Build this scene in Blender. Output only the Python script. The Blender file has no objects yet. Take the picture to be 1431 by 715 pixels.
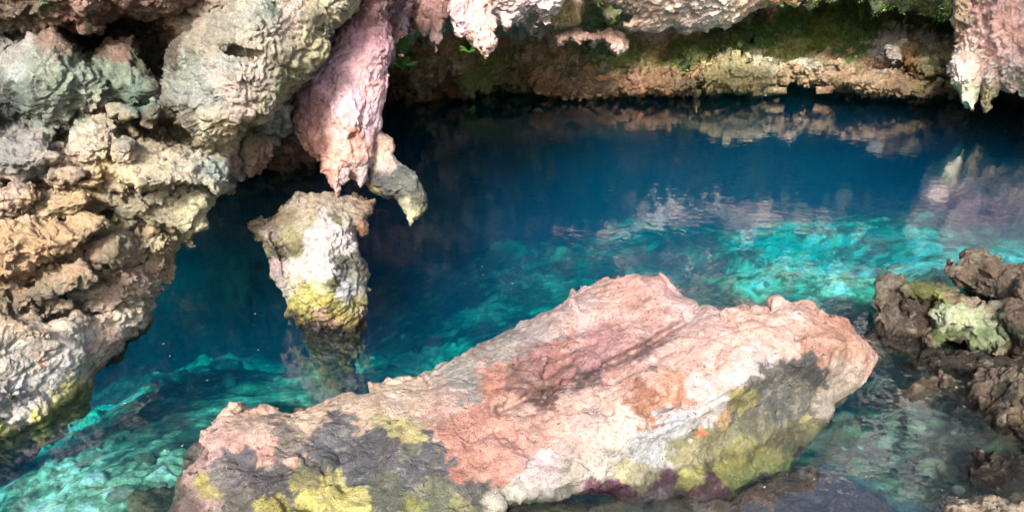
import bpy, math, time
import numpy as np
T0 = time.time()
C = bpy.context.scene.collection
SC = bpy.context.scene

# ------------------------------------------------------------------ camera
CAM_H, PITCH, FPX = 2.6, math.radians(22.5), 1022.0
PW, PH = 1431.0, 715.0
cam_data = bpy.data.cameras.new("camera")
cam_data.sensor_width = 36.0
cam_data.lens = 36.0 * FPX / PW
cam_data.clip_end = 500.0
cam_data.clip_start = 0.05
cam = bpy.data.objects.new("camera", cam_data)
C.objects.link(cam)
cam.location = (0, 0, CAM_H)
cam.rotation_euler = (math.radians(90) - PITCH, 0, 0)
SC.camera = cam

# ------------------------------------------------------------------ sky, sun, exposure
SUN_EL, SUN_AZ = math.radians(36), math.radians(190)      # azimuth of the sun: behind the viewer, a little to the left
w = bpy.data.worlds.new("World")
SC.world = w
w.use_nodes = True
nt = w.node_tree
sky = nt.nodes.new("ShaderNodeTexSky")
sky.sky_type = 'NISHITA'
sky.sun_disc = False
sky.sun_elevation = SUN_EL
sky.sun_rotation = SUN_AZ
sky.dust_density = 4.0
sky.ozone_density = 0.4
bg = nt.nodes["Background"]
nt.links.new(sky.outputs[0], bg.inputs[0])
bg.inputs[1].default_value = 0.085
sd = bpy.data.lights.new("sun", 'SUN')
sd.energy = 2.1
sd.angle = math.radians(11)
sd.color = (1.0, 0.95, 0.90)
sun = bpy.data.objects.new("sun", sd)
C.objects.link(sun)
sdir = (math.sin(SUN_AZ) * math.cos(SUN_EL), math.cos(SUN_AZ) * math.cos(SUN_EL), math.sin(SUN_EL))   # towards the sun
import mathutils
sun.rotation_euler = mathutils.Vector(sdir).to_track_quat('Z', 'Y').to_euler()
sun.location = (0, -6, 12)
SC.view_settings.view_transform = 'Standard'
SC.view_settings.look = 'None'
SC.view_settings.gamma = 1.0
SC.view_settings.exposure = 2.25
cy = SC.cycles
cy.max_bounces = 8; cy.diffuse_bounces = 5; cy.glossy_bounces = 3; cy.transparent_max_bounces = 10
cy.volume_bounces = 1
cy.use_denoising = True
cy.caustics_reflective = False; cy.caustics_refractive = False
cy.sample_clamp_indirect = 6.0

# ------------------------------------------------------------------ geometry helpers
SI, CO = math.sin(PITCH), math.cos(PITCH)

def unproj(px, py, d):
    """photo pixel and distance along the camera axis -> world point"""
    u = (np.asarray(px, float) - PW / 2) / FPX
    v = (np.asarray(py, float) - PH / 2) / FPX
    d = np.asarray(d, float)
    return np.stack([u * d, d * (CO - v * SI), CAM_H - d * (SI + v * CO)], -1)

def wdepth(py, z=0.0):
    v = (py - PH / 2) / FPX
    return (CAM_H - z) / (SI + v * CO)

def proj(P):
    y, z = P[:, 1], P[:, 2] - CAM_H
    d = y * CO - z * SI
    up = y * SI + z * CO
    d = np.maximum(d, 0.05)
    return PW / 2 + FPX * P[:, 0] / d, PH / 2 - FPX * up / d, d

def _hash(x, y, z, seed):
    h = (x * np.uint32(374761393) + y * np.uint32(668265263) + z * np.uint32(2147483647) + np.uint32((seed * 1274126177) & 0xffffffff))
    h = (h ^ (h >> np.uint32(13))) * np.uint32(1274126177)
    h = (h ^ (h >> np.uint32(15))) * np.uint32(2246822519)
    return h ^ (h >> np.uint32(16))

def perlin(p, seed=0):
    p = np.asarray(p, np.float32)
    i = np.floor(p).astype(np.int64)
    f = (p - i).astype(np.float32)
    i = (i & 0xffffffff).astype(np.uint32)
    u = f * f * f * (f * (f * 6 - 15) + 10)
    out = 0
    for dx in (0, 1):
        wx = u[:, 0] if dx else 1 - u[:, 0]
        for dy in (0, 1):
            wy = u[:, 1] if dy else 1 - u[:, 1]
            for dz in (0, 1):
                wz = u[:, 2] if dz else 1 - u[:, 2]
                h = _hash(i[:, 0] + np.uint32(dx), i[:, 1] + np.uint32(dy), i[:, 2] + np.uint32(dz), seed)
                gx = (h & np.uint32(1023)).astype(np.float32) / 511.5 - 1
                gy = ((h >> np.uint32(10)) & np.uint32(1023)).astype(np.float32) / 511.5 - 1
                gz = ((h >> np.uint32(20)) & np.uint32(1023)).astype(np.float32) / 511.5 - 1
                out = out + wx * wy * wz * (gx * (f[:, 0] - dx) + gy * (f[:, 1] - dy) + gz * (f[:, 2] - dz))
    return out * 1.5

def fbm(p, n=4, seed=0, gain=0.5):
    a, s, o = 1.0, 0, 0
    for k in range(n):
        o = o + a * perlin(p * (2.03 ** k), seed + k * 17)
        a *= gain
    return o

def ridged(p, n=4, seed=0, gain=0.5):
    """sharp valleys, rounded tops: billowy rock (0 in the cracks, about 1 on the lumps)"""
    a, o = 1.0, 0
    for k in range(n):
        o = o + a * (np.abs(perlin(p * (2.07 ** k), seed + k * 31)) * 2.2)
        a *= gain
    return o - 0.95

def worley(p, seed=0):
    p = np.asarray(p, np.float32)
    b = np.floor(p).astype(np.int64)
    f1 = np.full(len(p), 9.0, np.float32); f2 = f1.copy()
    idv = np.zeros(len(p), np.float32)
    for dx in (-1, 0, 1):
        for dy in (-1, 0, 1):
            for dz in (-1, 0, 1):
                c = b + np.array([dx, dy, dz])
                cu = (c & 0xffffffff).astype(np.uint32)
                h = _hash(cu[:, 0], cu[:, 1], cu[:, 2], seed)
                q = np.stack([(h & np.uint32(1023)), (h >> np.uint32(10)) & np.uint32(1023), (h >> np.uint32(20)) & np.uint32(1023)], -1).astype(np.float32) / 1023
                dd = np.sqrt(((c + q - p) ** 2).sum(1)).astype(np.float32)
                m = dd < f1
                f2 = np.where(m, f1, np.minimum(f2, dd))
                idv = np.where(m, (h & np.uint32(255)).astype(np.float32) / 255, idv)
                f1 = np.where(m, dd, f1)
    return f1, f2, idv

def facets(p, seed=0):
    """broken faces: every cell is a plane of its own tilt, with a step to the next"""
    p = np.asarray(p, np.float32)
    b = np.floor(p).astype(np.int64)
    f1 = np.full(len(p), 9.0, np.float32); out = np.zeros(len(p), np.float32)
    for dx in (-1, 0, 1):
        for dy in (-1, 0, 1):
            for dz in (-1, 0, 1):
                c = b + np.array([dx, dy, dz])
                cu = (c & 0xffffffff).astype(np.uint32)
                h = _hash(cu[:, 0], cu[:, 1], cu[:, 2], seed)
                q = np.stack([(h & np.uint32(1023)), (h >> np.uint32(10)) & np.uint32(1023), (h >> np.uint32(20)) & np.uint32(1023)], -1).astype(np.float32) / 1023
                o = p - c - q
                dd = (o ** 2).sum(1)
                h2 = _hash(cu[:, 1], cu[:, 2], cu[:, 0], seed + 7)
                tl = np.stack([(h2 & np.uint32(1023)), (h2 >> np.uint32(10)) & np.uint32(1023), (h2 >> np.uint32(20)) & np.uint32(1023)], -1).astype(np.float32) / 511.5 - 1
                v = (o * tl).sum(1) + 0.3 * (q[:, 0] - 0.5)
                m = dd < f1
                out = np.where(m, v, out); f1 = np.where(m, dd, f1)
    return out

def cracks(q, width=0.05, seed=0):
    """thin sinuous lines (1 on the line)"""
    a = perlin(q, seed) + 0.35 * perlin(q * 2.7, seed + 1) + 0.15 * perlin(q * 6.1, seed + 2)
    return np.exp(-(a / width) ** 2)

def vwarp(P, f, a, seed=0):
    return P + a * np.stack([fbm(P * f, 2, seed), fbm(P * f + 5.2, 2, seed + 1), fbm(P * f + 9.7, 2, seed + 2)], -1)

def rot_basis(ax, ay, az):
    return np.array(mathutils.Euler((math.radians(ax), math.radians(ay), math.radians(az))).to_matrix())

def smooth(a, b, x):
    t = np.clip((x - a) / (b - a), 0, 1)
    return t * t * (3 - 2 * t)

def surface_nets(F):
    nx, ny, nz = F.shape
    S = F < 0
    s8 = [S[a:nx - 1 + a, b:ny - 1 + b, c:nz - 1 + c] for a in (0, 1) for b in (0, 1) for c in (0, 1)]
    al = s8[0].copy(); an = s8[0].copy()
    for s in s8[1:]:
        al &= s; an |= s
    act = an & ~al
    I = np.argwhere(act)
    idx = np.full(act.shape, -1, np.int64)
    idx[act] = np.arange(len(I))
    cor = {}
    for a in (0, 1):
        for b in (0, 1):
            for c in (0, 1):
                cor[(a, b, c)] = F[I[:, 0] + a, I[:, 1] + b, I[:, 2] + c]
    acc = np.zeros((len(I), 3)); cnt = np.zeros(len(I))
    ks = list(cor)
    for k in ks:
        for ax in range(3):
            if k[ax] == 0:
                k2 = list(k); k2[ax] = 1; k2 = tuple(k2)
                a, b = cor[k], cor[k2]
                m = (a < 0) != (b < 0)
                den = np.where(m, a - b, 1.0)
                t = np.clip(np.where(m, a / den, 0), 0, 1)
                pt = np.array(k, float)[None].repeat(len(I), 0)
                pt[:, ax] = t
                acc += pt * m[:, None]; cnt += m
    V = I + acc / cnt[:, None]
    quads = []
    for ax in range(3):
        A = [slice(None)] * 3; B = [slice(None)] * 3
        A[ax] = slice(0, -1); B[ax] = slice(1, None)
        sa, sb = S[tuple(A)], S[tuple(B)]
        m = sa != sb
        E = np.argwhere(m)
        o1, o2 = [k for k in range(3) if k != ax]
        ok = (E[:, o1] > 0) & (E[:, o2] > 0) & (E[:, o1] < F.shape[o1] - 1) & (E[:, o2] < F.shape[o2] - 1)
        E = E[ok]
        q = []
        for (p1, p2) in ((1, 1), (0, 1), (0, 0), (1, 0)):
            c = E.copy(); c[:, o1] -= p1; c[:, o2] -= p2
            q.append(idx[c[:, 0], c[:, 1], c[:, 2]])
        q = np.stack(q, 1)
        flip = sa[E[:, 0], E[:, 1], E[:, 2]]
        if ax == 1: flip = ~flip
        q[~flip] = q[~flip][:, ::-1]
        quads.append(q)
    Q = np.concatenate(quads)
    return V, Q

def vnormals(V, Q):
    a, b, c, d = V[Q[:, 0]], V[Q[:, 1]], V[Q[:, 2]], V[Q[:, 3]]
    n = np.cross(c - a, d - b)
    N = np.zeros_like(V)
    for k in range(4):
        for ax in range(3):
            N[:, ax] += np.bincount(Q[:, k], n[:, ax], len(V))
    l = np.linalg.norm(N, axis=1); l[l == 0] = 1
    return N / l[:, None]

def relax(V, Q, n=1, k=0.5):
    for _ in range(n):
        S = np.zeros_like(V); c = np.zeros(len(V))
        for a, b in ((0, 1), (1, 2), (2, 3), (3, 0)):
            for ax in range(3):
                S[:, ax] += np.bincount(Q[:, a], V[Q[:, b], ax], len(V)) + np.bincount(Q[:, b], V[Q[:, a], ax], len(V))
            c += np.bincount(Q[:, a], minlength=len(V)) + np.bincount(Q[:, b], minlength=len(V))
        c[c == 0] = 1
        V = V * (1 - k) + k * S / c[:, None]
    return V

def make_mesh(name, V, Q, cols, mat, parent=None, origin=None, flat=False):
    V = np.asarray(V, np.float64)
    org = np.zeros(3) if origin is None else np.asarray(origin, float)
    me = bpy.data.meshes.new(name)
    me.vertices.add(len(V)); me.vertices.foreach_set("co", (V - org).astype(np.float32).ravel())
    me.loops.add(Q.size); me.loops.foreach_set("vertex_index", Q.astype(np.int32).ravel())
    me.polygons.add(len(Q)); me.polygons.foreach_set("loop_start", np.arange(0, Q.size, Q.shape[1], dtype=np.int32))
    me.polygons.foreach_set("use_smooth", np.full(len(Q), not flat))
    me.update(calc_edges=True)
    if cols is not None:
        at = me.color_attributes.new("Col", 'FLOAT_COLOR', 'POINT')
        c4 = np.ones((len(V), 4), np.float32); c4[:, :3] = cols
        at.data.foreach_set("color", c4.ravel())
    me.materials.append(mat)
    o = bpy.data.objects.new(name, me)
    C.objects.link(o)
    o.location = org
    if parent is not None:
        o.parent = parent
        o.location = org - np.array(parent.location)
    return o

def tag(o, label=None, cat=None, group=None, kind=None):
    if label: o["label"] = label
    if cat: o["category"] = cat
    if group: o["group"] = group
    if kind: o["kind"] = kind
    return o

def hexlin(h):
    c = np.array([int(h[i:i + 2], 16) for i in (0, 2, 4)]) / 255.0
    return np.where(c <= 0.04045, c / 12.92, ((c + 0.055) / 1.055) ** 2.4)

def poly_sdf(X, Y, poly):
    """positive inside"""
    P = np.array(poly, float)
    D = np.full(X.shape, 1e9); inside = np.zeros(X.shape, bool)
    for i in range(len(P)):
        a, b = P[i], P[(i + 1) % len(P)]
        e = b - a
        t = np.clip(((X - a[0]) * e[0] + (Y - a[1]) * e[1]) / max(e @ e, 1e-9), 0, 1)
        D = np.minimum(D, np.hypot(X - a[0] - t * e[0], Y - a[1] - t * e[1]))
        c = (a[1] > Y) != (b[1] > Y)
        xi = a[0] + (Y - a[1]) * e[0] / (e[1] if abs(e[1]) > 1e-9 else 1e-9)
        inside ^= c & (X < xi)
    return np.where(inside, D, -D)

def rbf(ctrl):
    K = np.array(ctrl, float)
    if len(K) == 1:
        return lambda X, Y: np.full(np.shape(X), K[0, 2])
    if len(K) < 4:
        def g(X, Y):
            wts = [1 / (np.hypot(X - k[0], Y - k[1]) + 8) ** 2 for k in K]
            return sum(wt * k[2] for wt, k in zip(wts, K)) / sum(wts)
        return g
    n = len(K); S = 200.0
    A = np.zeros((n + 3, n + 3))
    r = np.hypot(K[:, None, 0] - K[None, :, 0], K[:, None, 1] - K[None, :, 1]) / S
    A[:n, :n] = r - np.eye(n) * 0.02
    A[:n, n] = 1; A[:n, n + 1] = K[:, 0] / S; A[:n, n + 2] = K[:, 1] / S
    A[n:, :n] = A[:n, n:].T
    wt = np.linalg.solve(A, np.concatenate([K[:, 2], [0, 0, 0]]))
    def g(X, Y):
        o = wt[n] + wt[n + 1] * X / S + wt[n + 2] * Y / S
        for i in range(n):
            o = o + wt[i] * np.hypot(X - K[i, 0], Y - K[i, 1]) / S
        return o
    return g

DEBUG = False
ALB = 0.74
def paint(P, spots, warp=26, seed=5, sharp=5.0, var=0.16, px=None, fine=1.0, marble=0.45, sat=0.88):
    """mineral patches: spots = (px, py, radius, hex); ragged borders come from world-space noise"""
    if px is None:
        x, y, d = proj(P)
    else:
        x, y = px
    x = x + warp * (fbm(P * 3.1, 4, seed) + 0.5 * fbm(P * 14, 3, seed + 5) * fine)
    y = y + warp * (fbm(P * 3.1 + 31.7, 4, seed + 3) + 0.5 * fbm(P * 14 + 9.1, 3, seed + 9) * fine)
    num = np.zeros((len(P), 3)); den = np.zeros(len(P)) + 1e-12
    best = np.full(len(P), 1e9)
    ds = []
    chan = [0.9 * fbm(P * (4.0 + k) + k * 13.3, 2, seed + 100 + k) + 0.7 * fbm(P * (13 + 3 * k), 3, seed + 130 + k) for k in range(8)]
    for si, s in enumerate(spots):
        q = np.hypot(x - s[0], y - s[1]) / s[2] + marble * chan[(si * 5) % 8]
        ds.append(q); best = np.minimum(best, q)
    for s, q in zip(spots, ds):
        wt = np.exp(-sharp * (q - best))
        num += wt[:, None] * hexlin(s[3])[None]; den += wt
    col = num / den[:, None]
    n1 = fbm(P * 5.5, 4, seed + 40); n2 = fbm(P * 22, 3, seed + 50)
    col = col * (1 + var * n1 + var * 0.9 * n2)[:, None]
    tint = fbm(P * 2.3, 3, seed + 70)[:, None]
    col = col * (1 + tint * np.array([0.10, 0.0, -0.12])[None])
    lum = col @ np.array([.3, .55, .15])
    col = lum[:, None] + (col - lum[:, None]) * sat
    return np.clip(col * ALB, 0.004, 0.9)

# ------------------------------------------------------------------ materials
def N(nt, t, **kw):
    n = nt.nodes.new(t)
    for k, v in kw.items():
        setattr(n, k, v)
    return n

def rock_material(name, rough=0.8, bump=0.9, fine=34.0, speck=0.35, pit=0.5, wet=True, dirt=0.5, crust=0.35):
    m = bpy.data.materials.new(name); m.use_nodes = True
    nt = m.node_tree; L = nt.links.new
    bs = nt.nodes["Principled BSDF"]
    at = N(nt, "ShaderNodeAttribute"); at.attribute_name = "Col"
    geo = N(nt, "ShaderNodeNewGeometry")
    def noise(scale, detail, r=0.6, dist=0.0):
        n = N(nt, "ShaderNodeTexNoise"); n.inputs["Scale"].default_value = scale; n.inputs["Detail"].default_value = detail
        n.inputs["Roughness"].default_value = r; n.inputs["Distortion"].default_value = dist
        L(geo.outputs["Position"], n.inputs["Vector"]); return n.outputs[0]
    def ramp(src, a, b, lo, hi):
        r = N(nt, "ShaderNodeMapRange"); r.inputs[1].default_value = a; r.inputs[2].default_value = b
        r.inputs[3].default_value = lo; r.inputs[4].default_value = hi; L(src, r.inputs[0]); return r.outputs[0]
    def mul(a, b):
        r = N(nt, "ShaderNodeMath", operation='MULTIPLY'); L(a, r.inputs[0]); L(b, r.inputs[1]); return r.outputs[0]
    def mix(f, a, colr):
        r = N(nt, "ShaderNodeMix", data_type='RGBA'); L(f, r.inputs["Factor"]); L(a, r.inputs[6]); r.inputs[7].default_value = (*colr, 1); return r.outputs[2]
    n1 = noise(fine, 8, 0.72); n2 = noise(fine * 0.28, 6, 0.65, 0.25); n3 = noise(fine * 3.2, 4, 0.7); n4 = noise(fine * 0.5, 10, 0.78); n5 = noise(fine * 0.36, 10, 0.75, 0.4)
    vo = N(nt, "ShaderNodeTexVoronoi"); vo.inputs["Scale"].default_value = fine * 1.1; L(geo.outputs["Position"], vo.inputs["Vector"])
    v2 = N(nt, "ShaderNodeTexVoronoi"); v2.inputs["Scale"].default_value = fine * 0.45; L(geo.outputs["Position"], v2.inputs["Vector"])
    k = mul(mul(ramp(n1, .32, .68, 1 - speck, 1 + speck), ramp(n2, .3, .7, 1 - speck * .7, 1 + speck * .5)), ramp(n3, .3, .7, 1 - speck * .8, 1 + speck * .8))
    vm = N(nt, "ShaderNodeVectorMath", operation='SCALE'); L(at.outputs["Color"], vm.inputs[0]); L(k, vm.inputs["Scale"])
    col = vm.outputs[0]
    col = mix(ramp(n5, .54, .62, 0, crust), col, (0.42, 0.37, 0.31))          # thin pale crust
    col = mix(ramp(n4, .55, .63, 0, dirt), col, (0.045, 0.038, 0.026))        # dark specks of lichen and dirt
    pitm = mul(ramp(vo.outputs["Distance"], .12, .28, 1, 0), ramp(n2, .45, .60, 0, 1))
    pitm2 = mul(ramp(v2.outputs["Distance"], .10, .26, 1, 0), ramp(n4, .45, .55, 0, 1))
    if wet:   # the splash zone just above the water stays wet: darker and smoother
        sp = N(nt, "ShaderNodeSeparateXYZ"); L(geo.outputs["Position"], sp.inputs[0])
        ad = N(nt, "ShaderNodeMath", operation='MULTIPLY_ADD'); L(n2, ad.inputs[0]); ad.inputs[1].default_value = -0.10; L(sp.outputs[2], ad.inputs[2])
        wm = ramp(ad.outputs[0], -0.02, 0.012, 0, 1)
        vs = N(nt, "ShaderNodeVectorMath", operation='SCALE'); L(col, vs.inputs[0]); L(ramp(wm, 0, 1, .42, 1), vs.inputs["Scale"]); col = vs.outputs[0]
        L(ramp(wm, 0, 1, .3, rough), bs.inputs["Roughness"])
    else:
        bs.inputs["Roughness"].default_value = rough
    L(col, bs.inputs["Base Color"])
    bs.inputs["Specular IOR Level"].default_value = 0.35
    prev = None
    S = 34.0 / fine
    for src, dist, st in ((n3, 0.006 * S, bump), (n1, 0.022 * S, bump), (n4, 0.03 * S, bump * .8), (n2, 0.026 * S, bump), (pitm, -0.018 * S, pit), (pitm2, -0.036 * S, pit)):
        b_ = N(nt, "ShaderNodeBump"); b_.inputs["Strength"].default_value = st; b_.inputs["Distance"].default_value = abs(dist); b_.invert = dist < 0
        L(src, b_.inputs["Height"])
        if prev: L(prev, b_.inputs["Normal"])
        prev = b_.outputs[0]
    L(prev, bs.inputs["Normal"])
    return m

M_ROCK = rock_material("limestone")
M_SMOOTH = rock_material("flowstone", rough=0.68, bump=0.6, fine=38, speck=0.32, pit=0.8, dirt=0.5, crust=0.3)
M_FAR = rock_material("far_limestone", bump=1.0, fine=12, speck=0.45, pit=0.6, dirt=0.6, crust=0.35)
M_BED = rock_material("pool_bed", bump=0.8, fine=16, speck=0.4, pit=0.3, wet=False, dirt=0.45, crust=0.3)

def leaf_material():
    m = bpy.data.materials.new("leaf"); m.use_nodes = True
    bs = m.node_tree.nodes["Principled BSDF"]
    at = N(m.node_tree, "ShaderNodeAttribute"); at.attribute_name = "Col"
    m.node_tree.links.new(at.outputs["Color"], bs.inputs["Base Color"])
    bs.inputs["Roughness"].default_value = 0.5
    return m
M_LEAF = leaf_material()

# ------------------------------------------------------------------ the rock builder
def rock(name, outline, ctrl, thick, spots, mat=None, step=2.4, rnd=0.25, rpx=None, big=(1.6, 0.06), ridge=(4.0, 0.05),
         strata=None, fine=0.012, seed=1, parent=None, dd=None, bottom=0.35, cuts=(), warp=26, sharp=5.0, var=0.16, origin=None,
         band=0.3, outl_noise=3.0, cells=None, crack=0.016, creases=(), grow=1.5, pits=0.02, alb=1.0, sat=0.8, marble=0.6, facet=0.03, facet_small=0.42, tint=(1, 1, 1)):
    """A closed rock: its outline, the distance of its front surface (control points) and its thickness, with cuts
    (hollows: outline, depth, softness) and world-space noise; meshed by surface nets, then given fine relief."""
    t_in = time.time()
    mat = mat or M_ROCK
    P = np.array(outline, float)
    pad = 14
    x0, y0 = P.min(0) - pad; x1, y1 = P.max(0) + pad
    xs = np.arange(x0, x1 + step, step); ys = np.arange(y0, y1 + step, step)
    X, Y = np.meshgrid(xs, ys, indexing='ij')
    g = rbf(ctrl)
    # ragged outline
    base = g(X, Y)
    W = unproj(X.ravel(), Y.ravel(), base.ravel())
    wx = (fbm(W * 5, 4, seed + 900) * outl_noise * 2.2).reshape(X.shape)
    wy = (fbm(W * 5 + 7.7, 4, seed + 950) * outl_noise * 2.2).reshape(X.shape)
    s = poly_sdf(X + wx, Y + wy, P) + grow
    rp = rpx or max(8.0, 0.5 * min(x1 - x0, y1 - y0) * 0.7)
    t = np.clip(s / rp, 0, 1)
    edge = 1 - np.sqrt(np.clip(1 - (1 - t) ** 2, 0, 1))
    df = base + edge * rnd
    for cut in cuts:
        cs = poly_sdf(X + wx, Y + wy, cut[0])
        df = df + cut[1] * smooth(0, cut[2], cs)
    for line, depth, width in creases:
        Lp = np.array(line, float); Dm = np.full(X.shape, 1e9)
        for i in range(len(Lp) - 1):
            e_ = Lp[i + 1] - Lp[i]
            tt = np.clip(((X + 2 * wx - Lp[i, 0]) * e_[0] + (Y + 2 * wy - Lp[i, 1]) * e_[1]) / max(e_ @ e_, 1e-9), 0, 1)
            Dm = np.minimum(Dm, np.hypot(X + 2 * wx - Lp[i, 0] - tt * e_[0], Y + 2 * wy - Lp[i, 1] - tt * e_[1]))
        df = df + depth * np.exp(-(Dm / width) ** 2)
    mid = base + rnd
    th = thick * np.sqrt(np.clip(1 - (1 - t) ** 2, 0, 1)) + 0.02
    db = np.maximum(df + 0.02, mid + th)
    d0 = df[s > 0].min() - 0.12 - big[1] - ridge[1]; d1 = db[s > 0].max() + 0.12 + big[1]
    dd = dd or max(0.009, step * base.mean() / FPX * 1.25)
    D = np.arange(d0, d1 + dd, dd)
    sm = (-s * base / FPX)
    F = np.maximum(np.maximum(df[:, :, None] - D, D - db[:, :, None]), sm[:, :, None]).astype(np.float32)
    # the coarse noise is evaluated on every third node and interpolated between
    k = 3 if F.size > 400000 else 2
    nx_, ny_, nz_ = F.shape
    Ic, Jc, Kc = [np.arange(0, n_ + k, k) for n_ in F.shape]
    Fc = F[np.ix_(np.minimum(Ic, nx_ - 1), np.minimum(Jc, ny_ - 1), np.minimum(Kc, nz_ - 1))]
    ii = np.nonzero(np.abs(Fc) < band + 0.06)
    Wp = unproj(x0 + Ic[ii[0]] * step, y0 + Jc[ii[1]] * step, d0 + Kc[ii[2]] * dd).astype(np.float32)
    n = -big[1] * 1.6 * fbm(Wp * big[0], 2, seed)
    if ridge[1]:
        mk = 0.3 + 1.3 * smooth(-0.4, 0.4, fbm(Wp * 1.1 + 7, 2, seed + 13))
        n = n - ridge[1] * mk * ridged(vwarp(Wp, 2.0, 0.12, seed + 4) * ridge[0], 2, seed + 11)
    if strata:
        Rm = rot_basis(*strata[0])
        q = (Wp @ Rm) * np.array(strata[1], np.float32)
        q = q + 0.6 * fbm(Wp * 2.2, 2, seed + 21)[:, None]
        n = n - strata[2] * ridged(q, 2, seed + 25)
    n = np.clip(n, -0.22, 0.22)
    G = np.zeros(Fc.shape, np.float32); G[ii] = n
    t_f = time.time()
    for ax, n_ in enumerate(F.shape):
        e = np.arange(n_); lo = e // k; fr = ((e % k) / k).astype(np.float32)
        sh_ = [1, 1, 1]; sh_[ax] = n_; fr = fr.reshape(sh_)
        G = np.take(G, lo, ax) * (1 - fr) + np.take(G, lo + 1, ax) * fr
    F += G; del G
    F[0] = F[-1] = 1; F[:, 0] = F[:, -1] = 1; F[:, :, 0] = F[:, :, -1] = 1
    V, Q = surface_nets(F)
    V = unproj(x0 + V[:, 0] * step, y0 + V[:, 1] * step, d0 + V[:, 2] * dd)
    t_n = time.time()
    V = relax(V, Q, 1, 0.5)
    Nn = vnormals(V, Q)
    q = vwarp(V, 2.6, 0.13, seed + 5)
    ma = smooth(-0.45, 0.45, fbm(V * 1.9, 3, seed + 66)); mb = smooth(-0.3, 0.4, fbm(V * 2.7 + 4, 3, seed + 67))
    h = fine * ((0.35 + 1.5 * ma) * ridged(q * 6.5, 4, seed + 60) + (0.4 + 0.9 * mb) * fbm(q * 21, 3, seed + 61))
    h = h - crack * (0.9 * cracks(q * 1.5, 0.045, seed + 70) + 0.7 * mb * cracks(q * 3.6 + 3, 0.06, seed + 73) + 0.4 * ma * (facet_small > 0.2) * cracks(q * 8.5, 0.09, seed + 76))
    if strata:
        Rm = rot_basis(*strata[0])
        sq = (q @ Rm) * np.array(strata[1])
        h = h + fine * 1.2 * mb * ridged(sq * 2.6, 2, seed + 63) - crack * (0.8 * cracks(sq * 0.8, 0.06, seed + 80) + 0.5 * ma * cracks(sq * 2.1, 0.09, seed + 83))
    if facet:
        mf = smooth(-0.3, 0.25, fbm(V * 1.3 + 12, 3, seed + 96))
        h = h + facet * (0.25 + mf) * facets(vwarp(V, 3, 0.07, seed + 97) * 4.2, seed + 98)
        h = h + facet_small * facet * (0.3 + mf) * facets(vwarp(V, 8, 0.025, seed + 99) * 11.0, seed + 100)
    if pits:
        mc = smooth(-0.15, 0.25, fbm(V * 1.7 + 2, 3, seed + 90)); md = smooth(-0.1, 0.3, fbm(V * 2.9 + 8, 3, seed + 91))
        f1, f2, cc_ = worley(vwarp(V, 6, 0.035, seed + 92) * 7.0, seed + 93)
        h = h - pits * (0.4 + cc_) * mc * smooth(0.42, 0.16, f1)
        f1, f2, cc_ = worley(vwarp(V, 12, 0.015, seed + 94) * 17.0, seed + 95)
        h = h - 0.45 * pits * (0.4 + cc_) * md * smooth(0.45, 0.18, f1)
    if cells:
        f1, f2, _ = worley(V * cells[0] + 0.35 * np.stack([fbm(V * 5, 2, 1), fbm(V * 5, 2, 2), fbm(V * 5, 2, 3)], -1), seed + 64)
        h = h + cells[1] * (smooth(0.0, 0.35, f2 - f1) - 0.6)
    V = V + Nn * h[:, None]
    t_c = time.time()
    cols = paint(V, spots, warp=warp, seed=seed, sharp=sharp, var=var, sat=sat, marble=marble) * alb * np.array(tint)
    org = V.mean(0); org[2] = V[:, 2].min()
    if DEBUG: print('ROCK', name, len(V), F.size, round(time.time() - t_in, 2), round(t_f - t_in, 2), round(t_n - t_f, 2), round(t_c - t_n, 2))
    if origin is not None: org = origin
    o = make_mesh(name, V, Q, np.clip(cols, 0.003, 0.86), mat, parent, org)
    return o

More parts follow.
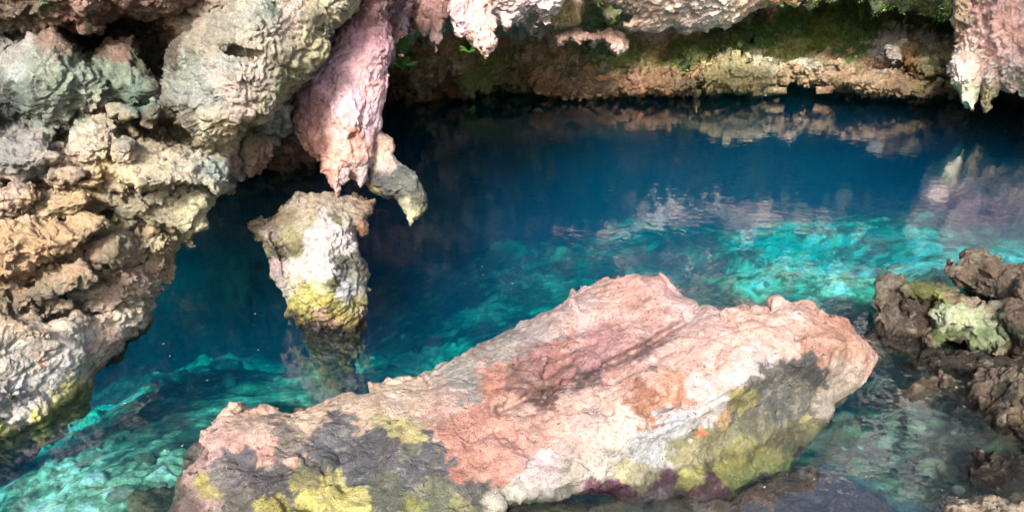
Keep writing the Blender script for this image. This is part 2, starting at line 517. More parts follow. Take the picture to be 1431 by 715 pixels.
# ------------------------------------------------------------------ the cave: wall, ledge and vault in one sheet
def cave_shell():
    pts = np.array([(-420, 420), (-250, 360), (-60, 300), (150, 262), (330, 244), (400, 236), (450, 222), (505, 168), (560, 148), (620, 143), (700, 140), (800, 137),
                    (900, 132), (970, 128), (1060, 123), (1130, 123), (1200, 128), (1310, 140), (1431, 152), (1560, 172), (1700, 215), (1850, 330)], float)
    px = np.concatenate([np.arange(-420, -20, 12), np.arange(-20, 1450, 2.6), np.arange(1450, 1850, 12)])
    py = np.interp(px, pts[:, 0], pts[:, 1])
    ker = np.ones(13) / 13
    pyp = np.pad(py, 6, mode='edge'); py = np.convolve(pyp, ker, 'valid')
    B = unproj(px, py, wdepth(py))                       # the waterline of the far wall
    cen = np.array([0.0, 3.6])
    dist = np.hypot(B[:, 0] - cen[0], B[:, 1] - cen[1])
    # profile: (towards the opening as a share of the distance, height)
    prof = np.array([(0.30, -6.5), (0.16, -5.0), (0.06, -3.5), (0.0, -2.0), (-0.05, -1.0), (-0.085, -0.35), (-0.085, -0.02), (-0.06, 0.06), (0.0, 0.13), (0.022, 0.30), (0.015, 0.50),
                     (0.0, 0.66), (-0.03, 0.80), (-0.06, 0.95), (-0.065, 1.12), (-0.03, 1.30), (0.04, 1.42), (0.09, 1.50), (0.13, 1.60), (0.155, 1.80), (0.17, 2.25), (0.20, 2.40),
                     (0.21, 3.0), (0.24, 3.25), (0.25, 4.0), (0.27, 4.3), (0.28, 5.4), (0.27, 6.4)])
    seg = np.concatenate([[0], np.cumsum(np.hypot(np.diff(prof[:, 0]) * 11, np.diff(prof[:, 1])))])
    iz = 6
    t = np.concatenate([np.linspace(0, seg[iz], 50, endpoint=False), np.linspace(seg[iz], seg[16], 118, endpoint=False), np.linspace(seg[16], seg[22], 120, endpoint=False), np.linspace(seg[22], seg[-1], 40)])
    off = np.interp(t, seg, prof[:, 0]); z = np.interp(t, seg, prof[:, 1])
    k = np.ones(5) / 5
    sm = lambda a: np.convolve(np.pad(a, 2, mode='edge'), k, 'valid')
    off, z = sm(off), sm(z)
    reach = np.interp(px, [-420, 300, 480, 800, 900, 1300, 1400, 1850], [2.2, 2.2, 2.4, 2.2, 1.0, 1.0, 1.0, 1.0])
    OF = off[None] * (1 + (reach[:, None] - 1) * smooth(1.45, 2.0, z)[None])
    X = B[:, None, 0] + (cen[0] - B[:, None, 0]) * OF
    Yy = B[:, None, 1] + (cen[1] - B[:, None, 1]) * OF
    # nearer walls keep the same heights; the vault is lower over the left
    Z = np.repeat(z[None], len(px), 0)
    # where the wall differs along its length: green recess to the right, low pink brow in the middle
    up = smooth(0.6, 1.5, Z)
    lift = np.interp(px, [300, 560, 700, 800, 1000, 1060, 1150, 1300, 1340, 1431], [-0.1, -0.1, -0.05, 0.0, 0.08, 0.28, 0.40, 0.35, 0.1, 0.0])
    Z = Z + up * lift[:, None]
    V = np.stack([X, Yy, Z], -1).reshape(-1, 3)
    nx, nz = len(px), len(t)
    I = np.arange(nx * nz).reshape(nx, nz)
    Q = np.stack([I[:-1, :-1], I[1:, :-1], I[1:, 1:], I[:-1, 1:]], -1).reshape(-1, 4)
    Nn = vnormals(V, Q)
    kx = 1.0
    wallk0 = smooth(0.0, 0.2, V[:, 2])
    h = 0.20 * fbm(V * 0.55, 3, 3) + wallk0 * 0.10 * facets(V * np.array([1.6, 1.6, 2.6]) + 0.3 * fbm(V * 2, 2, 16)[:, None], 17) + 0.15 * ridged(V * 1.0, 3, 4)
    q = V * np.array([1.0, 1.0, 3.6]) + 0.5 * fbm(V * 1.1, 2, 8)[:, None]
    wallk = smooth(-0.5, 0.1, V[:, 2]) * (1 - smooth(1.5, 1.9, V[:, 2]))
    vk = smooth(1.5, 2.0, V[:, 2])
    h = h + vk * 0.30 * ridged(V * 0.8 + 3, 3, 15)
    h = h + wallk * 0.17 * ridged(q * 1.25, 3, 9)
    V = V + Nn * h[:, None]
    Nn = vnormals(V, Q)
    qw = vwarp(V, 1.2, 0.25, 40)
    V = V - Nn * (wallk * 0.06 * cracks(qw * np.array([1.2, 1.2, 3.5]), 0.06, 41) + 0.04 * cracks(qw * 2.2, 0.05, 44))[:, None]
    V = V + Nn * (0.045 * ridged(V * 4.5, 4, 12) + 0.020 * fbm(V * 14, 3, 13) + wallk * 0.06 * ridged(V * np.array([3.0, 3.0, 7]), 3, 14))[:, None]
    spots = [(420, 230, 60, '5a3c30'), (350, 215, 50, '3a4438'), (560, 120, 22, '6b4a34'), (600, 95, 22, '9a8a6c'), (560, 85, 14, '5a7a38'), (655, 60, 12, '4a7a40'),
             (640, 80, 18, 'b8a284'), (620, 125, 26, '4a3222'), (660, 110, 16, '6a7a44'), (700, 90, 22, '76804a'), (740, 60, 22, 'c8a890'), (715, 115, 24, '5c5636'),
             (770, 90, 22, 'b09a80'), (770, 122, 22, 'a87850'), (850, 125, 22, 'c09068'), (830, 95, 18, '8a9a70'), (880, 80, 20, '6e8048'), (840, 68, 12, '3f7a62'),
             (900, 100, 20, '9a8454'), (930, 125, 20, 'a8805a'), (960, 75, 22, '5a6e38'), (1010, 60, 22, '3c5230'), (970, 105, 20, '9a7048'), (790, 20, 24, '8a7a50'),
             (850, 10, 24, '6a7a3c'), (730, 20, 22, 'd8b4a4'), (900, 12, 20, 'c8a894'), (700, -30, 60, 'e0bcae'), (900, -40, 60, 'dcb8a8'), (1060, -40, 50, 'c8a48c'),
             (1000, 110, 20, 'b8a870'), (1030, 100, 18, 'c8bc8a'), (1070, 92, 13, 'eae0b0'), (1060, 112, 12, 'd8cc98'), (1110, 112, 20, 'c8a878'), (1100, 80, 16, '9aa060'),
             (1060, 40, 22, '3e7038'), (1100, 38, 20, '4e8a44'), (1150, 45, 24, '6a8038'), (1190, 55, 20, '4f7a3c'), (1130, 20, 22, '3c4a28'), (1200, 15, 24, '3a5a30'),
             (1050, 15, 20, '42331f'), (1150, 80, 16, 'c0a07c'), (1170, 105, 20, 'b89878'), (1220, 110, 20, 'b09070'), (1200, 125, 20, 'a07c58'), (1130, 90, 14, 'd8ccb0'),
             (1240, 70, 14, 'dcd4cc'), (1270, 90, 14, 'd8d0bc'), (1250, 50, 12, 'e0dcd8'), (1290, 60, 13, 'c8c4c0'), (1280, 85, 13, '7a5a2c'), (1310, 90, 13, 'b0ac78'), (1300, 115, 18, 'a08458'),
             (1260, 15, 22, '33502c'), (1320, 25, 18, '2f4a2a'), (1330, 10, 14, '6a7048'), (1420, 140, 24, '5a3828'), (1380, 150, 20, '3c2a1c'), (1400, 40, 40, 'c0948c'), (1500, 60, 60, 'b89088'),
             (1250, -60, 60, '6a6a48'), (1400, -60, 60, 'c8a8a0'), (300, 100, 60, 'a09878'), (470, 40, 40, 'a88078')]
    col = paint(V, spots, warp=22, seed=77, sharp=5, var=0.22)
    # above the frame the rock goes on in its own patches; underwater shade is put in its colour
    x, y, d = proj(V)
    n = fbm(V * 0.9, 3, 90); n2 = fbm(V * 1.3, 4, 95)
    pale = np.array(hexlin('ecd6cc')); grey = np.array(hexlin('8c8878')); green = np.array(hexlin('5a6a40')); white = np.array(hexlin('efe6e0'))
    a = smooth(-0.5, -0.1, n2)[:, None]; b = smooth(0.05, 0.4, n)[:, None]; c = smooth(0.35, 0.6, -n)[:, None]
    gen = (grey * (1 - a) + pale * a) * (1 - b) + white * b
    gen = gen * (1 - c) + green * c
    gen = gen * (1 + 0.2 * fbm(V * 8, 3, 99))[:, None] * ALB
    out = np.clip(smooth(0, -60, y + 20 * n2) + smooth(0.0, 0.35, (off[None].repeat(nx, 0).ravel() - 0.12)) * smooth(20, -20, y), 0, 1)[:, None]
    col = col * (1 - out) + gen * out
    uw = smooth(0.0, -0.3, V[:, 2])[:, None]
    bed = np.array(hexlin('4c5044')) * (1 + 0.6 * fbm(V * 1.6, 4, 98))[:, None]
    col = np.clip(col * (1 - uw) + bed * uw, 0.003, 0.9)
    col = np.clip(col * (2.25 - 1.0 * uw), 0, .85)
    o = make_mesh("cave_wall", V, Q, col, M_FAR)
    tag(o, "far cave wall with a pale ledge over the water and a mossy vault above", kind='structure')
    return o
cave = cave_shell()

# ------------------------------------------------------------------ the pool bed
def pool_bed():
    ctrl = [(0, 715, .55), (150, 690, .30), (300, 640, .45), (230, 620, .32), (250, 590, .55), (350, 560, .8), (60, 630, 1.2), (150, 580, 1.5), (150, 530, 3.2), (300, 510, 1.5), (240, 540, 1.0), (380, 530, 1.0),
            (300, 400, 4.2), (350, 470, 3.2), (380, 300, 4.5), (250, 430, 4.0), (470, 520, 3.0), (430, 500, 3.8), (500, 480, 3.8), (450, 550, 2.6), (540, 480, 2.8), (400, 540, 2.0), (560, 500, 1.6), (600, 440, 1.8), (650, 450, 1.7), (600, 520, 1.3), (700, 420, 1.7), (750, 400, 1.5), (700, 330, 2.1),
            (600, 300, 3.3), (560, 250, 5), (700, 250, 3.4), (820, 380, 2.0), (900, 360, 2.3), (850, 300, 2.7), (1010, 385, 1.2), (960, 395, 2.2), (960, 345, 2.4), (1060, 330, 1.9), (1120, 310, 2.3), (1200, 320, 1.6), (1020, 350, 1.7), (1280, 330, 1.0), (1090, 370, .75), (1180, 372, .6), (1250, 362, .55), (1320, 356, .6), (1210, 395, .8),
            (1110, 412, 2.2), (1000, 415, 2.6), (1180, 425, 1.6), (1200, 295, 2.2), (1100, 285, 2.9), (1200, 265, 3.0), (1300, 300, 2.6), (1380, 300, 3.4), (1440, 300, 3.0), (1380, 250, 4.5), (1385, 345, 1.6), (1290, 340, 1.0), (950, 220, 6), (1270, 230, 3.8), (1150, 200, 5.5), (700, 180, 6), (1235, 470, .7), (1200, 600, .45), (1300, 600, .35), (1250, 560, .5),
            (1250, 690, .30), (1390, 660, .18), (1150, 560, 1.0), (1431, 560, -.05), (1431, 420, -.05), (1290, 440, .25), (1330, 500, .12), (1270, 510, .3), (1370, 470, .0), (1400, 620, .05), (1500, 300, 1.0)]
    K = []
    for (px, py, dep) in ctrl:
        dep = dep if dep < 1 else 1 + (dep - 1) * 0.75
        p = unproj(px, py, wdepth(py, -dep))
        K.append((p[0], p[1], dep))
    K += [(-1.5, 2.3, .5), (0, 2.0, .0), (2, 2.2, .1), (1.0, 3.2, .30), (0, 3.4, .5), (-1, 3.1, .4), (-9, 6, 4), (9, 8, 2), (0, 15, 6.3), (-6, 12, 6), (6, 15, 6), (0, 0.6, -0.9), (3, 0.6, -0.8), (-3, 0.6, -0.8), (5, 3, -.5), (-5, 2.5, .8)]
    K = np.array(K)
    # rows follow the distance, columns the bearing: even detail as seen
    r = np.geomspace(2.0, 19.0, 640)
    u = np.linspace(-0.95, 0.95, 860)
    R, U = np.meshgrid(r, u, indexing='ij')
    Y = R; X = U * (R + 2.2)
    n = len(K)
    Sx = 2.0
    A = np.hypot(K[:, None, 0] - K[None, :, 0], K[:, None, 1] - K[None, :, 1]) / Sx - np.eye(n) * 0.03
    M = np.zeros((n + 1, n + 1)); M[:n, :n] = A; M[:n, n] = 1; M[n, :n] = 1
    wt = np.linalg.solve(M, np.concatenate([K[:, 2], [0]]))
    dep = np.full(X.shape, wt[n])
    for i in range(n):
        dep += wt[i] * np.hypot(X - K[i, 0], Y - K[i, 1]) / Sx
    V = np.stack([X, Y, -dep], -1).reshape(-1, 3)
    dv = np.clip(dep.ravel(), 0.05, 6)
    amp = np.clip(0.3 + dv * 0.5, 0.2, 1.3)
    f1, f2, cid = worley(V * np.array([2.6, 2.6, 0.5]) + 0.3 * fbm(V * 3, 2, 2)[:, None], 7)
    g1, g2, cid2 = worley(V * np.array([6.5, 6.5, 1.0]) + 0.2 * fbm(V * 7, 2, 3)[:, None], 8)
    sharp1 = smooth(0.02, .22, f2 - f1); sharp2 = smooth(0.02, .2, g2 - g1)
    k1, k2, cid3 = worley(V * np.array([15, 15, 2.0]) + 0.3 * fbm(V * 9, 2, 4)[:, None], 9)
    ru = smooth(-0.1, 0.35, fbm(V * 0.8 + 3, 3, 51)); rv = 0.7 * smooth(0.05, 0.4, fbm(V * 1.5 + 8, 3, 52))      # rubble here, silt there
    cid = cid ** 2.2; cid2 = cid2 ** 1.8
    h = 0.05 * amp * ru * (sharp1 - .5) + 0.10 * amp * ru * (cid - .3) * sharp1 + amp * 0.10 * fbm(V * 0.9, 3, 5) + np.clip(amp, 0, 1) * rv * (0.04 * (sharp2 - .5) + 0.07 * (cid2 - 0.4) * sharp2) + 0.02 * rv * (cid3 - .5) + 0.022 * fbm(V * 4, 5, 6) + 0.02 * amp * ridged(V * 2.2, 3, 53)
    V[:, 2] += h
    I = np.arange(V.shape[0]).reshape(R.shape)
    Q = np.stack([I[:-1, :-1], I[:-1, 1:], I[1:, 1:], I[1:, :-1]], -1).reshape(-1, 4)
    base = np.array(hexlin('c4d4b4')); silt = np.array(hexlin('e2f6d4')); alga = np.array(hexlin('7c8a64')); brown = np.array(hexlin('6e5a40'))
    a = smooth(-.2, .35, fbm(V * 1.3, 4, 31) + 0.5 * (cid - .5))[:, None]; b = smooth(0.0, .5, fbm(V * 2.1, 4, 33) + 0.4 * (cid2 - .5))[:, None]
    col = base * (1 - a) + silt * a
    col = col * (1 - b) + alga * b
    x, y, d = proj(V)
    # bottom right the stones are grown over with green and brown algae; the right-hand shelf is painted paler for the light reaching it
    br = (smooth(1050, 1180, x) * smooth(400, 470, y))[:, None]
    c = smooth(-.3, .3, fbm(V * 1.9, 4, 35))[:, None]
    g = (np.array(hexlin('6c8c54')) * (1 - c) + brown * c) * (1 - .5 * a) + .5 * a * base
    col = col * (1 - br) + g * br
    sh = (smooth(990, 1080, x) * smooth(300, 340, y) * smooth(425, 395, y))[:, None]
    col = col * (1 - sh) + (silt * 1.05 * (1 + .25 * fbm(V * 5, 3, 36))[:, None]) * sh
    left = (smooth(330, 200, x) * smooth(520, 600, y))[:, None]  # pale reflection over the lower left shallows, put into the bed colour
    col = col * (1 - left * .6) + silt * .9 * left * .6
    stony = smooth(-0.15, 0.2, fbm(V * 1.3 + 21, 3, 55)); stony2 = smooth(-0.2, 0.15, fbm(V * 2.2 + 25, 3, 56))
    tone = (1 + stony * 1.3 * (cid2 - .33)) * (1 + stony2 * 0.9 * (cid3 - .5)) * (1 - 0.6 * stony * (1 - sharp2)) * (1 - 0.35 * stony2 * (1 - smooth(0.02, .2, k2 - k1)))
    vein = cracks(V * 2.4, 0.07, 71)
    col = col * np.clip(tone, .15, 2.2)[:, None] * (1 - 0.4 * vein)[:, None] * (1 + .4 * fbm(V * 6, 5, 37))[:, None] * 0.62 * (0.30 + 1.25 * smooth(-.3, .5, fbm(V * 1.1 + 5, 5, 38) + 0.5 * fbm(V * 4.5, 4, 39)))[:, None]
    col = col * (1 + 2.2 * sh) * (1 - 0.42 * (smooth(560, 640, x) * smooth(1080, 980, x) * smooth(500, 440, y))[:, None]) * (1 - 0.45 * br) * (1 + 0.7 * left)  # shelf glow raised in the colour, the bed left of it dimmed for contrast
    deepr = (smooth(1270, 1330, x + 30 * fbm(V * 2, 3, 45)) * smooth(352, 332, y + 12 * fbm(V * 2, 3, 46)))[:, None]  # dark of deep water put into the bed colour, so the reflection shows
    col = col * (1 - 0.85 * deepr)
    bank = (smooth(1300, 1350, x) * smooth(370, 400, y) * smooth(640, 560, y) * smooth(-0.55, -0.2, V[:, 2]))[:, None]
    col = col * (1 - bank) + np.array(hexlin('6c5044')) * (1 + .5 * fbm(V * 4, 4, 39))[:, None] * bank
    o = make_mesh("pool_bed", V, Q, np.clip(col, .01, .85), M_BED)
    tag(o, kind='structure')
    return dict(K=K)
pool_bed()

# ------------------------------------------------------------------ the water: one closed body, clear, blue with depth
def water():
    m = bpy.data.materials.new("water"); m.use_nodes = True
    nt = m.node_tree; L = nt.links.new
    nt.nodes.remove(nt.nodes["Principled BSDF"])
    out = nt.nodes["Material Output"]
    tr = N(nt, "ShaderNodeBsdfTransparent"); gl = N(nt, "ShaderNodeBsdfGlossy"); gl.inputs["Roughness"].default_value = 0.02
    mx = N(nt, "ShaderNodeMixShader")
    geo = N(nt, "ShaderNodeNewGeometry")
    mp = N(nt, "ShaderNodeMapping"); mp.inputs["Scale"].default_value = (1.0, 1.0, 1.0)
    n1 = N(nt, "ShaderNodeTexNoise"); n1.inputs["Scale"].default_value = 3.2; n1.inputs["Detail"].default_value = 2
    n2 = N(nt, "ShaderNodeTexNoise"); n2.inputs["Scale"].default_value = 9.0; n2.inputs["Detail"].default_value = 2
    L(geo.outputs["Position"], mp.inputs[0]); L(mp.outputs[0], n1.inputs[0]); L(mp.outputs[0], n2.inputs[0])
    b = N(nt, "ShaderNodeBump"); b.inputs["Strength"].default_value = 0.10; b.inputs["Distance"].default_value = 0.03; L(n1.outputs[0], b.inputs["Height"])
    b2 = N(nt, "ShaderNodeBump"); b2.inputs["Strength"].default_value = 0.25; b2.inputs["Distance"].default_value = 0.008; L(n2.outputs[0], b2.inputs["Height"]); L(b.outputs[0], b2.inputs["Normal"])
    L(b2.outputs[0], gl.inputs["Normal"])
    # Schlick reflectance, the same from above and from below (the rays are not bent here)
    dt = N(nt, "ShaderNodeVectorMath", operation='DOT_PRODUCT'); L(geo.outputs["Incoming"], dt.inputs[0]); L(b2.outputs[0], dt.inputs[1])
    def M_(op, a_, b_=None, clamp=False):
        n_ = N(nt, "ShaderNodeMath", operation=op); n_.use_clamp = clamp
        for i_, v_ in enumerate((a_, b_)):
            if v_ is None: continue
            if isinstance(v_, (int, float)): n_.inputs[i_].default_value = v_
            else: L(v_, n_.inputs[i_])
        return n_.outputs[0]
    cs = M_('ABSOLUTE', dt.outputs["Value"])
    fz = M_('ADD', M_('MULTIPLY', M_('POWER', M_('SUBTRACT', 1.0, cs, True), 2.7), 0.95), 0.045, True)
    L(fz, mx.inputs[0]); L(tr.outputs[0], mx.inputs[1]); L(gl.outputs[0], mx.inputs[2]); L(mx.outputs[0], out.inputs[0])
    ab = N(nt, "ShaderNodeVolumeAbsorption"); sc = N(nt, "ShaderNodeVolumeScatter"); ad = N(nt, "ShaderNodeAddShader")
    ab.inputs["Density"].default_value = 1.0; ab.inputs["Color"].default_value = (0.1, 0.915, 0.945, 1)
    sc.inputs["Density"].default_value = 0.048; sc.inputs["Color"].default_value = (0.01, 0.42, 1.0, 1)
    L(ab.outputs[0], ad.inputs[0]); L(sc.outputs[0], ad.inputs[1]); L(ad.outputs[0], out.inputs["Volume"])
    x0, x1, ya, yb, z0 = -16, 16, 1.0, 19.0, -8.0
    V = np.array([(x, y, z) for z in (z0, 0.0) for (x, y) in ((x0, ya), (x1, ya), (x1, yb), (x0, yb))], float)
    Q = np.array([(4, 5, 6, 7), (3, 2, 1, 0), (0, 1, 5, 4), (1, 2, 6, 5), (2, 3, 7, 6), (3, 0, 4, 7)])
    o = make_mesh("water", V, Q, None, m, flat=True)
    tag(o, kind='structure')
water()

# ------------------------------------------------------------------ the bank where the viewer stands, going on as ground behind
def ground():
    ys = np.concatenate([np.linspace(2.3, -4, 80), np.linspace(-5, -200, 30)])
    xs = np.concatenate([np.linspace(-200, -8, 24), np.linspace(-7.5, 7.5, 150), np.linspace(8, 200, 24)])
    X, Y = np.meshgrid(xs, ys, indexing='ij')
    Z = np.interp(Y, [-200, -4, 0.4, 1.2, 2.0, 2.3], [1.4, 1.25, 1.0, 0.7, -0.25, -0.9])
    V = np.stack([X, Y, Z], -1).reshape(-1, 3)
    near = smooth(-8, 0, V[:, 1])
    V[:, 2] += near * (0.10 * ridged(V * 1.2, 3, 61) + .03 * ridged(V * 5, 3, 62))
    I = np.arange(len(V)).reshape(X.shape)
    Q = np.stack([I[:-1, :-1], I[:-1, 1:], I[1:, 1:], I[1:, :-1]], -1).reshape(-1, 4)
    col = paint(V, [(0, 0, 100, '9a8c78')], px=(np.zeros(len(V)), np.zeros(len(V))))
    o = make_mesh("ground", V, Q, col, M_ROCK)
    tag(o, kind='structure')
ground()

# ------------------------------------------------------------------ the big boulder lying in the pool
B_OUT = [(225, 775), (238, 718), (248, 690), (262, 662), (272, 635), (288, 604), (310, 589), (345, 582), (400, 574), (450, 562), (510, 547), (560, 537), (590, 524),
         (640, 499), (680, 474), (730, 454), (765, 439), (800, 419), (832, 398), (856, 387), (920, 388), (935, 403), (960, 417), (985, 425), (1000, 430),
         (1040, 431), (1080, 437), (1098, 427), (1130, 426), (1160, 439), (1185, 449), (1196, 465), (1211, 484), (1218, 500), (1210, 518), (1195, 542), (1178, 563),
         (1160, 592), (1140, 617), (1110, 642), (1080, 668), (1040, 694), (1000, 704), (930, 706), (860, 699), (800, 688), (770, 700), (730, 706), (700, 720), (690, 775)]
B_D = [(870, 392, 4.72), (925, 395, 4.68), (980, 428, 4.50), (860, 500, 4.30), (770, 545, 4.22), (820, 440, 4.58), (760, 470, 4.50), (700, 480, 4.55), (640, 520, 4.42), (560, 545, 4.32),
       (920, 460, 4.42), (900, 500, 4.14), (830, 530, 4.08), (1000, 450, 4.30), (1060, 450, 4.28), (1120, 440, 4.40), (1190, 455, 4.45), (1212, 500, 4.42), (1170, 480, 4.22), (1180, 540, 4.38),
       (900, 545, 3.98), (820, 570, 3.95), (1040, 490, 4.06), (1100, 480, 4.12), (960, 580, 3.86), (1050, 520, 4.00), (880, 625, 3.80), (800, 650, 3.78), (740, 670, 3.72), (1000, 560, 3.95),
       (930, 650, 3.92), (1000, 620, 4.04), (1080, 560, 4.18), (1060, 640, 4.06), (960, 690, 3.84), (1020, 690, 3.88), (1120, 600, 4.28), (1150, 520, 4.25), (860, 690, 3.80),
       (700, 560, 4.10), (640, 600, 3.92), (560, 600, 3.90), (450, 590, 4.00), (350, 595, 4.05), (295, 610, 4.02), (600, 660, 3.70), (500, 660, 3.70), (400, 650, 3.76), (300, 660, 3.80),
       (250, 710, 3.72), (330, 710, 3.55), (450, 715, 3.50), (600, 715, 3.48), (690, 715, 3.56), (400, 770, 3.4), (650, 770, 3.35)]
B_COL = [(880, 420, 50, 'd2a69c'), (820, 440, 40, 'c0a4a0'), (760, 465, 30, 'ab9a94'), (700, 490, 26, '9a9088'), (640, 520, 24, 'a09890'), (900, 450, 36, 'c49a92'), (840, 480, 34, 'b88480'), (780, 500, 30, 'a8746c'),
         (730, 530, 26, '9a7068'), (900, 480, 22, '8c6a66'), (820, 530, 20, '6e5450'), (760, 550, 20, '7a5a50'), (960, 440, 22, 'd8b4aa'), (690, 530, 22, 'c08878'),
         (1000, 455, 34, 'e6bcae'), (1060, 455, 34, 'e2b6a6'), (940, 500, 34, 'e0b4a4'), (1090, 450, 22, 'e8c4ba'), (1050, 490, 26, 'e6d0ca'), (1110, 440, 20, 'dcb4a4'), (1140, 460, 22, 'cc9c88'), (1180, 465, 22, 'c8937c'),
         (1200, 490, 18, 'd2a48e'), (1160, 490, 18, 'c09080'), (1195, 520, 18, 'c4b4a4'), (1175, 550, 20, 'b8ac9c'), (1160, 580, 16, 'b0a898'),
         (880, 530, 26, 'dca894'), (900, 560, 22, 'b0785e'), (850, 560, 24, 'e4bcae'), (800, 570, 24, 'e2b8a8'), (760, 590, 22, 'd8a898'), (820, 600, 24, 'dcc2b8'), (870, 590, 20, 'e8d4c4'), (940, 540, 20, 'd89c84'),
         (980, 540, 18, 'dcc8c4'), (1040, 520, 16, 'd8ccca'), (1000, 570, 16, 'd2cecc'), (940, 590, 18, 'c8c8c8'), (900, 630, 20, 'c4c4c2'), (850, 650, 20, 'c6c2b6'), (800, 665, 18, 'c4beb0'), (760, 640, 20, 'e0cac4'), (740, 690, 18, 'ccc8bc'),
         (700, 610, 24, 'd8a090'), (650, 600, 22, 'd29686'), (680, 650, 16, 'd8a08c'), (720, 570, 20, 'd4ae9e'), (620, 570, 22, 'd6b2a2'), (560, 560, 20, 'd8c0ac'), (500, 570, 20, 'dcbca0'), (430, 580, 20, 'dcc0a4'), (350, 595, 20, 'd6b6a2'), (300, 610, 16, 'dab4a8'), (290, 640, 14, 'c4a298'),
         (400, 610, 18, '8c8078'), (460, 610, 22, '6c6a6c'), (520, 620, 24, '605e62'), (560, 600, 16, 'c0b880'), (520, 590, 12, 'b8b084'), (340, 640, 20, '6a666a'), (370, 625, 14, 'd8a898'), (410, 636, 11, 'dcb4a2'), (310, 660, 16, '88807c'), (330, 620, 12, 'd8a896'), (380, 670, 24, '5c5a5e'),
         (570, 630, 14, '7a7c6c'), (590, 650, 22, '646468'), (480, 650, 20, '5c5c60'), (430, 670, 14, '8c8a60'), (465, 665, 12, 'd2c878'), (450, 690, 18, 'd6cc72'), (480, 705, 18, 'dcd07a'), (540, 690, 18, '6c6e5c'), (340, 700, 18, '6a6860'), (380, 710, 16, 'b0a858'), (280, 700, 16, 'b49a90'), (290, 680, 10, 'b8ac64'),
         (600, 690, 20, '7a7c60'), (650, 690, 18, '6a6a64'), (640, 665, 10, 'c88878'), (580, 712, 14, '9a9c50'), (640, 712, 14, '98986a'), (700, 700, 14, 'c8c4b4'), (260, 715, 14, 'b8a498'),
         (1120, 520, 20, '50504e'), (1080, 540, 22, '6c6a62'), (1140, 530, 14, '484848'), (1090, 570, 24, '66665e'), (1130, 560, 16, '74746a'), (1050, 590, 22, '76735c'), (1000, 610, 22, '8c8862'), (1050, 560, 14, 'a0985c'), (960, 640, 22, 'a09a72'), (1010, 585, 12, 'cca878'), (985, 600, 8, 'd08a60'),
         (1030, 630, 20, '98935c'), (1100, 610, 20, '8c8a66'), (900, 670, 18, 'b4ac88'), (870, 665, 12, 'd8d0a0'), (1060, 650, 18, 'ccca6e'), (1100, 640, 14, 'd0cc7c'), (1130, 600, 14, 'c0bc88'), (1020, 660, 14, 'd0cc6c'), (970, 668, 12, 'c4c06c'), (1035, 685, 10, 'd4d06c'), (1080, 630, 10, 'd6d27a'),
         (1115, 632, 9, '7a4a60'), (1128, 620, 6, '8a5a68'), (985, 690, 20, '6a3a54'), (920, 690, 20, '6c3e56'), (860, 684, 18, '683a50'), (1020, 698, 16, '643650'), (825, 680, 11, '70445a'), (1065, 670, 6, '7c4c62'), (950, 700, 12, '5c3a48')]
boulder = rock("boulder", B_OUT, B_D, 0.55, B_COL, mat=M_SMOOTH, step=2.3, rpx=34, rnd=0.16, big=(1.9, 0.034), ridge=(2.6, 0.035), fine=0.0028, crack=0.011, seed=12,
               warp=11, sharp=8, outl_noise=1.1,
               alb=0.70, marble=0.9, pits=0.016, facet=0.050, facet_small=0.10, var=0.22, sat=0.95,
               creases=[([(985, 428), (940, 458), (890, 490), (840, 515), (790, 540), (755, 552), (700, 572)], 0.11, 6), ([(935, 515), (950, 540), (935, 560), (905, 575)], 0.045, 8),
                        ([(800, 545), (850, 535), (900, 510), (960, 485)], 0.025, 6), ([(860, 640), (900, 612), (960, 590), (1020, 552), (1090, 520), (1125, 500)], -0.04, 9),
                        ([(650, 620), (700, 600), (740, 640), (790, 650)], 0.045, 9), ([(560, 600), (580, 640), (620, 660), (680, 640)], 0.05, 10), ([(330, 640), (380, 660), (440, 640)], 0.04, 8), ([(1118, 462), (1125, 500), (1108, 525)], 0.05, 8),
                        ([(770, 470), (830, 455), (900, 440)], 0.03, 7), ([(700, 520), (760, 500), (830, 480)], 0.04, 6), ([(680, 545), (740, 530), (800, 505)], 0.04, 5), ([(830, 560), (860, 590), (850, 620)], 0.04, 10), ([(420, 600), (470, 640), (480, 690)], 0.04, 10),
                        ([(1150, 600), (1120, 590), (1090, 610), (1060, 640)], 0.03, 8)])
tag(boulder, "long pink boulder stained grey, yellow and purple, largest rock in the pool", "boulder")
# ------------------------------------------------------------------ the leaning cliff on the left: a body with its lumps as children
CL_OUT = [(-110, -110), (545, -110), (520, -50), (505, 0), (488, 20), (468, 36), (461, 62), (440, 92), (424, 118), (411, 131), (400, 150), (380, 165), (360, 185), (342, 225), (328, 250), (322, 266),
          (298, 276), (296, 290), (284, 311), (263, 336), (250, 346), (240, 361), (229, 386), (215, 409), (209, 420), (205, 436), (206, 449), (190, 461), (165, 496), (148, 508), (128, 520),
          (129, 556), (116, 578), (90, 604), (58, 632), (20, 664), (-110, 730)]
CL_D = [(0, 612, 4.22), (60, 592, 4.30), (120, 545, 4.52), (150, 505, 4.70), (200, 440, 4.78), (100, 500, 4.40), (0, 520, 4.06), (0, 400, 4.00), (100, 400, 4.25), (180, 390, 4.55), (240, 350, 4.70), (0, 300, 4.02), (120, 300, 4.30),
        (220, 300, 4.50), (290, 270, 4.62), (0, 220, 4.15), (150, 220, 4.35), (330, 230, 4.75), (0, 100, 4.15), (100, 130, 4.28), (300, 120, 4.2), (400, 100, 4.5), (0, 0, 4.05), (130, 60, 4.6), (220, 70, 4.65), (350, 20, 4.25),
        (480, 10, 4.75), (250, -60, 4.1), (-100, 300, 3.7), (-100, 600, 3.7), (500, -100, 4.7), (380, 190, 4.95), (20, 655, 4.75), (90, 640, 4.85), (-100, 700, 4.8), (145, 590, 5.0), (50, 690, 4.95)]
